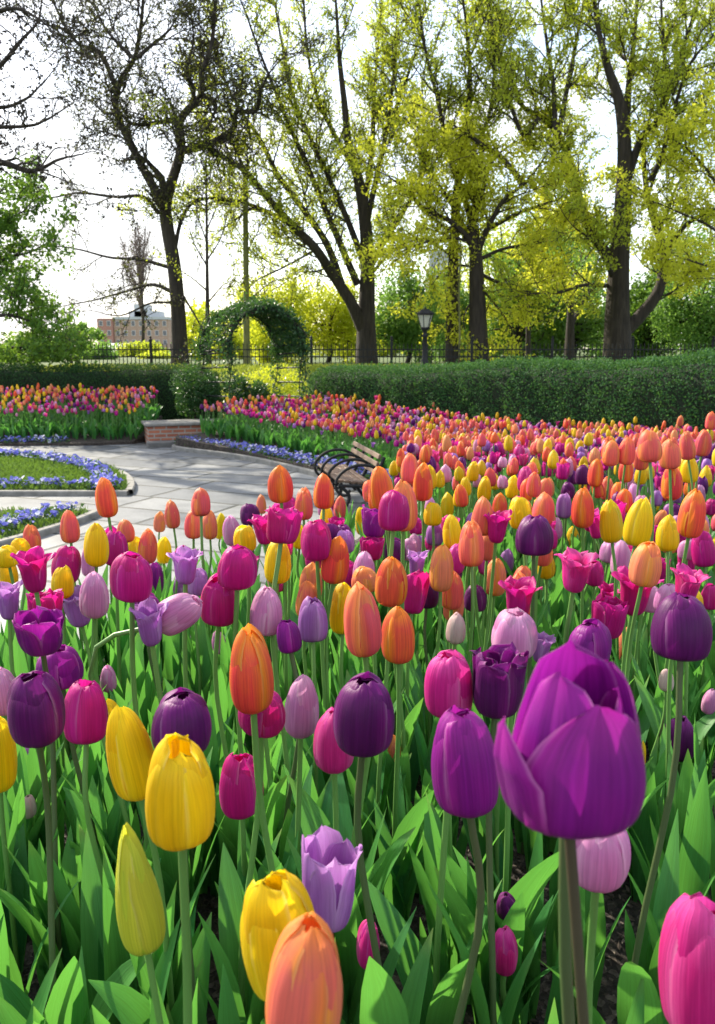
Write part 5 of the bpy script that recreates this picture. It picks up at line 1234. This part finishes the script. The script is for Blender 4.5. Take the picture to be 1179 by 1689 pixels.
 (1028, 945, 26, 22, 'M', 'cup', 0, ('bit of magenta tulip behind the pale pink one by the streaked apricot one', None)),
 (895, 912, 36, 42, 'C', 'egg', 0, ('coral tulip half hidden behind the round purple one', None)),
 (1058, 1258, 14, 66, 'Y', 'slim', 0, ('sliver of a yellow tulip right behind the huge purple one', None)),
]
REALW = {'P': .064, 'U': .064, 'M': .060, 'K': .058, 'L': .054, 'V': .054, 'Y': .054, 'O': .054, 'C': .053, 'A': .054, 'B': .040, 'W': .030}
CNAME = {'P': 'dark purple', 'U': 'plum', 'M': 'magenta', 'K': 'hot pink', 'L': 'pale pink', 'V': 'lilac', 'Y': 'yellow', 'O': 'orange', 'C': 'coral', 'A': 'apricot', 'B': 'greenish yellow', 'W': 'whitish'}
GROUP = 'tulips growing in the flower bed'
rt = np.random.default_rng(77)
FMAX = {k: max(v['r']) + 0.9 * math.tan(rad(v['lean'] * .8)) * .8 + v['flare'] * .8 for k, v in FORMS.items()}
FIX = {(503, 1626): .80, (848, 1045): 1.12, (128, 1001): 1.38, (103, 960): .84, (1048, 976): 1.32, (820, 1127): .96, (214, 1240): 1.0, (73, 1000): 1.05}
placed = []                                    # every individual tulip: image box, depth, colour, label, short name

LOWB = []                                      # low buds that the leaves must leave in view
def head_axis(tilt, rng):
    a = rad(tilt + rng.normal() * (4.5 if tilt == 0 else 2)); b = rad(rng.normal() * 5)
    return np.array(unit(np.array([math.sin(a), math.sin(b), math.cos(a) * math.cos(b)])))
def head_matrix(base, axis, spin, w, h):
    SQ = 0.07 * math.sin(spin * 13.7 + h * 900.0)     # no bloom is quite round
    z = Vector(axis); q = Vector((0, 0, 1)).rotation_difference(z)
    return Matrix.Translation(Vector(base)) @ q.to_matrix().to_4x4() @ Matrix.Rotation(spin, 4, 'Z') @ Matrix.Diagonal((w * (1 + SQ), w * (1 - SQ), h, 1))

def tulip(hb, axis, w, h, col, form, detail, rng, label, nleaf=2, zg=None, spin=None, sd=None, stem_r=None, bx=None):
    """hb: foot of the bloom; w: unit width scale; h: bloom height. detail 2: every petal a part, 1: one bloom part"""
    zg = float(z_bed(hb[0], hb[1])) if zg is None else zg
    hl = hb[2] - zg
    base = np.array([hb[0] - axis[0] * hl * 0.10 + rng.normal() * 0.012, hb[1] - axis[1] * hl * 0.10 + rng.normal() * 0.012, zg - 0.01])
    if bx is not None: base[:2] = bx
    root = tag(empty('tulip', base), label, 'tulip', GROUP)
    sd = rng.integers(0, 5) if sd is None else sd; spin = rng.uniform(0, 6.28) if spin is None else spin
    M = head_matrix(hb - base, axis, spin, w, h)
    if detail == 2:
        for me in PETALS[form, sd]: link('petal', me, root, PET[col], M)
    else: link('bloom', BLOOMS[form, sd], root, PET[col], M)
    a = Acc(); r = stem_r or (0.0036 if col not in 'BW' else 0.0030)
    top = hb - base + axis * 0.004; k = 0.22 * hl
    p = [np.zeros(3), np.array([rng.normal() * .008, rng.normal() * .008, hl * .4]), top - axis * k + np.array([0, 0, 0]), top]
    tube(a, smooth_path(p, 12), np.linspace(r * 1.15, r, 12), 8 if detail == 2 else 5)
    a.obj('stem', M_STEMP if col in 'PU' else M_STEM, root)
    for j in range(nleaf):
        L = rng.uniform(.20, .34) * min(1.0, hl / 0.45 + .2)
        m = Matrix.Translation((0, 0, 0.005 + 0.03 * j)) @ Matrix.Rotation(rng.uniform(0, 6.28), 4, 'Z') @ Matrix.Diagonal((L, L * rng.uniform(.8, 1.25), L, 1))
        link('leaf', LEAVES[rng.integers(0, len(LEAVES))], root, None, m)
    return root

for (cx, cy, w_, h_, col, form, tilt, lab) in HAND:
    if lab == 'hero': continue
    lab, anchor = lab
    dc = REALW[col] * FPX / w_
    dc *= FIX.get((cx, cy), 1.0)
    if lab.startswith('bit') or lab.startswith('sliver') or 'tucked' in lab: dc = max(dc * .62, 0.8)
    c = PC(cx, cy, dc)
    while c[2] < 0.23 and dc > 0.3: dc *= 0.97; c = PC(cx, cy, dc)
    mpp = dc / FPX; ax = head_axis(tilt, rt)
    vang = math.asin(np.clip((CAM[2] - c[2]) / np.linalg.norm(c - CAM), -1, 1))      # seen from above: the bloom is foreshortened
    h = h_ * mpp / (math.cos(vang) + 0.18 * math.sin(vang)); w = w_ * mpp / (2 * FMAX[form])
    if tilt > 40: h = w_ * mpp * 1.25; w = h_ * mpp * 0.9 / (2 * FMAX[form])
    hb = c - ax * h * 0.5
    if c[2] < 0.36 and cy > 1380: LOWB.append((cx, max(w_, 34), hb[1]))
    big = w_ >= 30
    tulip(hb, ax, w, h, col, form, 2 if big else 1, rt, lab, 3 if dc < 1.3 else 2)
    placed.append(dict(x=cx, y=cy, w=w_, h=h_, d=dc, c=col, anchor=anchor))

# the huge purple one in front: petals posed one by one
M_STEMH = plain_mat('tulip stem brown', (0.055, 0.060, 0.026), (0.060, 0.036, 0.030), 9, 0.45, 0.1, (1, 1, 0.15))
def hero():
    cx, cy, w_, h_ = 944, 1230, 212, 312
    dc = 0.064 * FPX / w_; c = PC(cx, cy, dc); mpp = dc / FPX
    ax = unit(np.array([0.03, 0.06, 1.0])); h = h_ * mpp * 0.82; hb = c - ax * h * 0.5
    base = np.array([hb[0] + 0.075, hb[1] - 0.01, -0.01])
    root = tag(empty('tulip', base), 'huge plum purple tulip in the right foreground, larger than any other bloom', 'tulip', GROUP)
    rng = np.random.default_rng(4); w = w_ * mpp / 0.86
    FORMS['hero'] = dict(curl=0.05, r=(.06, .27, .405, .440, .405, .345, .28), z=(0, .012, .11, .34, .61, .83, 1.0), lean=0.0, flare=.0, wav=.014, wid=1.06, pt=.42)
    #        angle (from the camera's right, anticlockwise seen from above), height, lean out, inner
    for (deg, hh, lean, rs, wd, pinch) in ((-72, 0.90, 1.0, 1.03, 1.10, .80), (196, 0.80, 17, .99, .84, .9), (40, 1.0, 0.5, 1.0, 1.0, .5),
                                    (-14, 1.0, 0, .88, 1.0, .6), (98, 1.10, -1, .88, 1.15, .1), (-138, 1.06, -1, .82, 1.0, .5)):
        FORMS['hero']['wid'] = wd * 1.06; FORMS['hero']['pt'] = pinch; FORMS['hero']['lean'] = 0
        W, F, UV = petal_arrays('hero', 0 if rs > .95 else 0, rng, 21, 29)
        W = W * np.array([rs, rs, hh]); le = rad(lean); x, z = W[:, 0].copy(), W[:, 2].copy()
        k = np.clip(z / 0.5, 0, 1) * le; W[:, 0] = x * np.cos(k) + z * np.sin(k); W[:, 2] = z * np.cos(k) - x * np.sin(k) * 0.5
        t = rad(deg); xx, yy = W[:, 0].copy(), W[:, 1].copy()
        W[:, 0] = xx * math.cos(t) - yy * math.sin(t); W[:, 1] = xx * math.sin(t) + yy * math.cos(t)
        a = Acc(); a.add(W, F, UV)
        link('petal', a.mesh('petal', [PET['U']]), root, None, head_matrix(hb - base, ax, 0, w, h))
    a = Acc(); tube(a, smooth_path([np.zeros(3), (hb - base) * 0.5 + np.array([0.004, 0, 0]), hb - base + ax * 0.004], 20), np.linspace(.0033, .0029, 20), 12); a.obj('stem', M_STEMH, root)
    link('leaf', LEAVES[1], root, None, Matrix.Rotation(2.4, 4, 'Z') @ Matrix.Scale(0.22, 4))
    placed.append(dict(x=cx, y=cy, w=w_, h=h_, d=dc, c='U', anchor='the huge purple tulip'))
    # its twin close behind, of which mostly the stem shows
    hb2 = hb + np.array([0.012, 0.050, -0.004]); r = np.random.default_rng(8)
    tulip(hb2, unit(np.array([-0.05, 0.03, 1])), w * 0.80, h * 0.80, 'U', 'cup', 2, r, 'second plum tulip hidden behind the huge purple one, its stem showing', 1, bx=(hb2[0] + 0.065, hb2[1]))
    placed.append(dict(x=cx, y=cy, w=180, h=250, d=dc * 1.15, c='U', anchor=None))
hero()

# ------------------------------------------------------------------ tulips: the crowd behind them
def fill_points():
    pts = []
    rng = np.random.default_rng(2024)
    Y = 1.22
    while Y < 16.2:
        step = 0.098 if Y < 6 else 0.112
        xl, xr = -0.62 * Y - 0.2, 0.50 * Y + 0.25
        for x in np.arange(xl, xr, step):
            pts.append((x + rng.uniform(-.5, .5) * step, Y + rng.uniform(-.5, .5) * step))
        Y += step
    return np.array(pts), rng
FP, rf = fill_points()
ok = inside(BED_POLY, FP[:, 0], FP[:, 1])
lb_ok = inside(LB, FP[:, 0], FP[:, 1])
stuff = []
cands = []
edge_d = lambda p: np.min(np.hypot(*(EDGE_S - p).T))
for (x, y), o1, o2 in zip(FP, ok, lb_ok):
    if not (o1 or o2): continue
    if o1 and edge_d((x, y)) < (0.42 if y > 6.5 else 0.16): continue
    if o2 and y < 14.42: continue
    if o1 and y > 12.5 and edge_d((x, y)) < 0.42: continue
    near = y < 9
    if o2: pr = dict(P=.03, M=.17, K=.08, L=.18, V=.03, Y=.20, O=.05, C=.10, A=.16)
    elif y > 9: pr = dict(P=.06, M=.22, K=.10, L=.18, V=.10, Y=.12, O=.06, C=.11, A=.07)
    else: pr = dict(P=.12, M=.22, K=.10, L=.11, V=.11, Y=.13, O=.08, C=.11, A=.04)
    # drifts of colour
    s1 = math.sin(x * 2.1 + y * 1.3) * math.sin(y * 1.7 - x); s2 = math.sin(x * 1.4 - y * 2.3 + 2)
    for k in 'OCA': pr[k] *= 1 + 0.7 * s1
    for k in 'PMVK':
        if k in pr: pr[k] *= 1 - 0.7 * s1
    pr['Y'] *= 1 + 0.8 * s2
    ks = list(pr); pv = np.maximum(0.01, np.array([pr[k] for k in ks])); col = ks[rf.choice(len(ks), p=pv / pv.sum())]
    hgt = {'O': .475, 'C': .475, 'A': .46, 'Y': .465, 'M': .425, 'P': .425, 'V': .41, 'L': .42, 'K': .425}[col] + rf.normal() * 0.035 + (0.03 if y > 8.5 else 0.0) + (0.05 if o2 else 0)
    form = {'O': 'egg', 'C': 'egg', 'A': 'egg', 'Y': 'egg', 'M': ('cup', 'open', 'star', 'frill')[rf.integers(4)], 'K': ('cup', 'open', 'egg')[rf.integers(3)], 'P': ('ball', 'cup')[rf.integers(2)], 'V': ('cup', 'star')[rf.integers(2)], 'L': ('egg', 'cup')[rf.integers(2)]}[col]
    w = REALW[col] * rf.uniform(.74, 1.0); h = w * (1.55 if form == 'egg' else 1.15) * rf.uniform(.9, 1.1)
    zg = float(z_lbed(x, y)) if o2 else float(z_bed(x, y))
    c = np.array([x, y, zg + hgt]); px, py, dz = proj(c)
    W, H = w * FPX / dz, h * FPX / dz
    if not (-30 < px < 1210) or py > 1010: continue
    if y < 2.6 and px < 470 and (px < 120 or y > 2.25 or py < 880 or col in 'OCAY' or rf.random() < 0.35): continue            # the left end of the near bed is placed by hand
    if py > 905 and rf.random() < 0.30: continue
    if y < 1.6 and col in 'OCAY' and rf.random() < 0.7: continue
    if px < 640 and y < 9 and py < 806 and px > 430 and y > 1: continue    # keep the bench in view
    bad = False
    for q in placed:
        if q['d'] > dz - 0.02 and abs(q['x'] - px) < 0.5 * (q['w'] * .8 + W * .8) and abs(q['y'] - py) < 0.5 * (q['h'] * .8 + H * .8): bad = True; break
    if bad: continue
    cands.append((dz, px, py, W, H, col, form, c, w, h, zg))
cands.sort(key=lambda t: t[0])
NIND = max(0, 300 - len(placed))
near_c, far_c = [], []
for t in cands:
    (near_c if len(near_c) < NIND and 0 < t[1] < 1179 else far_c).append(t)

# labels for the crowd: told apart by colour, build and the nearest landmark
anchors = [(q['x'], q['y'], q['anchor']) for q in placed if q['anchor']] + [(575, 780, 'the bench'), (1010, 705, 'the hedge foot'), (700, 690, 'the hedge under the lamp')]
every = [(q['x'], q['y'], q['c']) for q in placed] + [(t[1], t[2], t[5]) for t in near_c]
def sector(dx, dy): return 'right of' if abs(dx) > abs(dy) and dx > 0 else 'left of' if abs(dx) > abs(dy) else 'below' if dy > 0 else 'above'
ranks = {}
for (ax_, ay_, an) in anchors:
    for k in CNAME:
        by = {}
        for i, (x, y, c) in enumerate(every):
            if c == k and (x, y) != (ax_, ay_): by.setdefault(sector(x - ax_, y - ay_), []).append((math.hypot(x - ax_, y - ay_), i))
        for s, L in by.items():
            for r, (d, i) in enumerate(sorted(L)): ranks.setdefault(i, []).append((r, d, s, an))
SHAPE = {'egg': 'closed', 'cup': 'cup shaped', 'open': 'open', 'star': 'flared', 'frill': 'rumpled', 'ball': 'rounded', 'slim': 'slender', 'bud': 'closed'}
ORD = ('nearest', 'second', 'third', 'fourth', 'fifth', 'sixth', 'seventh', 'eighth', 'ninth')
def crowd_label(i, col, form):
    r, d, s, an = min(ranks[i], key=lambda q: q[0] * 120 + q[1])
    return f"{SHAPE[form]} {CNAME[col]} tulip, {ORD[min(r, 8)]} such {s} {an}"
LOWA = Acc()
def low_tulip(A, B, S, c, w, h, col, form, zg, rng, lod):
    """one tulip of the far crowd, joined into the shared mesh: bloom, stem, leaves"""
    ax = head_axis(0, rng); sd = rng.integers(0, 5); src = LOWS[form, sd]
    M = np.array(head_matrix(c - ax * h * .5, ax, rng.uniform(0, 6.28), w / (2 * FMAX[form]), h))
    for v, f, uv in zip(src.v, src.f, src.uv):
        A.add(v @ M[:3, :3].T + M[:3, 3], f - f.min(), uv, COLI[col])
    b = np.array([c[0], c[1], zg]); tube(S, [b, (b + c) / 2 + rng.normal(size=3) * .006, c - ax * h * .5], 0.0036 if lod else .0045, 3, COLI['stem'])
    for j in range(2 if lod else 3):
        L = rng.uniform(.22, .36); W, F, UV = leaf_arrays(rng, L, L * rng.uniform(.14, .24), rad(rng.uniform(6, 20)), rad(rng.uniform(30, 90)), 3, 6)
        t = rng.uniform(0, 6.28); R = np.array(Matrix.Rotation(t, 3, 'Z')); B.add(W @ R.T + b, F, UV, COLI['leaf'])
COLI = {k: i for i, k in enumerate(PFAR)}; COLI['stem'] = len(PFAR); COLI['leaf'] = len(PFAR) + 1
n0 = len(placed)
for k, t in enumerate(near_c):
    dz, px, py, W, H, col, form, c, w, h, zg = t
    ax = head_axis(0, rt)
    tulip(c - ax * h * .5, ax, w / (2 * FMAX[form]), h, col, form, 1, rt, crowd_label(n0 + k, col, form), 2, zg)
A = Acc()
for t in far_c:
    dz, px, py, W, H, col, form, c, w, h, zg = t
    if dz > 8.5: w *= 1.22; h *= 1.25
    low_tulip(A, A, A, c, w, h, col, form, zg, rt, dz < 6)
tag(A.obj('tulips', [PFAR[k] for k in PFAR] + [M_STEM, M_LEAFS]), 'dense carpet of distant tulips in mixed colours reaching back to the hedges', 'tulips', kind='stuff')
print('tulips', len(placed), len(near_c), len(far_c))

# ------------------------------------------------------------------ leaves, mulch, pansies
def tulip_leaves():
    rng = np.random.default_rng(31); a = Acc()
    Y = 0.50
    while Y < 3.6:
        st = 0.105 if Y < 1.6 else 0.125
        for x in np.arange(-0.52 * Y - 0.25, 0.52 * Y + 0.25, st):
            p = np.array([x + rng.uniform(-.5, .5) * st, Y + rng.uniform(-.5, .5) * st])
            if not inside(BED_POLY, p[0:1], p[1:2])[0] or edge_d(p) < 0.1: continue
            px, py, dz = proj((p[0], p[1], 0.02))
            # bare mulch shows here and there in the lower right
            g = math.sin(p[0] * 11 + 1.0) * math.sin(p[1] * 9 + 0.5)
            if 640 < px < 1179 and g > 0.35 and Y < 1.9: continue
            if any(lx - .8 * lw < px < lx + .8 * lw and lY - 0.40 < p[1] < lY + .01 for lx, lw, lY in LOWB): continue
            for j in range(rng.integers(4, 7)):
                L = rng.uniform(.18, .36); W, F, UV = leaf_arrays(rng, L, L * rng.uniform(.085, .155), rad(rng.uniform(2, 11)), rad(rng.uniform(4, 42)), 5, 10, rng.uniform(-.8, .8))
                R = np.array(Matrix.Rotation(rng.uniform(0, 6.28), 3, 'Z'))
                a.add(W @ R.T + np.array([p[0] + rng.normal() * .012, p[1] + rng.normal() * .012, float(z_bed(*p)) - 0.005]), F, UV)
        Y += st
    tag(a.obj('tulip_leaves', M_LEAFS), 'thick mass of broad green tulip leaves covering the front of the bed', 'leaves', kind='stuff')
tulip_leaves()
def mulch():
    rng = np.random.default_rng(8); n = 9000
    y = rng.uniform(0.85, 2.4, n); x = rng.uniform(-0.55, 0.55, n) * y
    p = np.column_stack([x, y, z_bed(x, y) + rng.uniform(0.0, .006, n)])
    a = Acc(); leaf_cards(a, p, 0.013, rng, aspect=0.5)
    m = foliage_mat('mulch chips', (0.035, 0.026, 0.020), (0.26, 0.21, 0.17), None, 0.0, 0.85)
    tag(a.obj('mulch_chips', m, smooth=False), 'brown and pale wood mulch chips on the soil between the tulip leaves', 'mulch', kind='stuff')
mulch()
def pansies():
    rng = np.random.default_rng(9); P_, L_ = [], []
    def along(line, d0, d1, n, z, u0=0.0, u1=1.0):
        k = rng.uniform(u0, u1, n) * (len(line) - 1); i = np.minimum(k.astype(int), len(line) - 2); f = (k - i)[:, None]
        c = line[i] * (1 - f) + line[i + 1] * f; t = line[i + 1] - line[i]; t /= np.linalg.norm(t, axis=1)[:, None]
        q = c + np.stack([-t[:, 1], t[:, 0]], 1) * rng.uniform(d0, d1, n)[:, None]
        return np.column_stack([q, np.full(n, z) + rng.uniform(.02, .11, n)])
    k0 = np.argmin(np.hypot(*(EDGE_S - np.array([0.42, 7.0])).T)) / 69
    P_.append(along(EDGE_S, -0.36, -0.05, 1700, -0.61, k0, 0.985))
    P_.append(along(LB[:4], 0.05, 0.38, 520, -0.66, 0, 0.88))
    P_.append(along(lawn1, 0.13, 0.42, 900, ZP + .05, 0.0, 0.42)); P_.append(along(lawn2, 0.13, 0.42, 700, ZP + .05, 0.62, 1.0))
    l1 = np.column_stack([np.linspace(-6.5, lawn1[0, 0] - 0.1, 20), np.full(20, y1a)]); P_.append(along(l1, 0.13, 0.34, 520, ZP + .05))
    l2 = np.column_stack([np.linspace(lawn2[-1, 0] - 0.1, -6.5, 20), np.full(20, y2a)]); 
    p = np.concatenate(P_); n = len(p)
    th = rng.uniform(0, 6.28, n); el = rng.uniform(0.2, 1.1, n); nrm = np.stack([np.cos(th) * np.sin(el), np.sin(th) * np.sin(el), np.cos(el)], 1)
    a1_ = np.cross(nrm, [0, 0, 1.0]); a1_ /= np.linalg.norm(a1_, axis=1)[:, None]; b1 = np.cross(nrm, a1_)
    r = rng.uniform(.017, .03, n)[:, None]; a = Acc(); mi = np.where(rng.random(n) < .22, 1, 0)
    for k in range(5):
        t0 = k * 1.2566; d = math.cos(t0) * a1_ + math.sin(t0) * b1; s = -math.sin(t0) * a1_ + math.cos(t0) * b1
        V = np.stack([p, p + (d * .75 - s * .55) * r + nrm * .004, p + d * r * 1.15, p + (d * .75 + s * .55) * r + nrm * .004], 1).reshape(-1, 3)
        a.add(V, np.arange(4 * n).reshape(-1, 4), np.tile([(0.5, 0), (0, .6), (.5, 1), (1, .6)], (n, 1)), mi)
    lp = np.repeat(p, 3, axis=0) + rng.normal(size=(3 * n, 3)) * np.array([.04, .04, .02]) - np.array([0, 0, .045])
    b = Acc(); leaf_cards(b, lp, 0.05, rng, up=0.4, mi=2)
    for v, f, uv, m_ in zip(b.v, b.f, b.uv, b.m): a.add(v, f, uv, m_)
    mb = foliage_mat('blue violet pansy', (0.12, 0.13, 0.55), (0.26, 0.27, 0.72), None, 0.3, 0.5)
    mw = foliage_mat('pale blue pansy', (0.55, 0.58, 0.80), (0.72, 0.74, 0.86), None, 0.3, 0.5)
    tag(a.obj('pansies', [mb, mw, M_SHRUBW], smooth=False), 'low blue violet pansies edging the lawns and the tulip beds along the path', 'pansies', kind='stuff')
pansies()
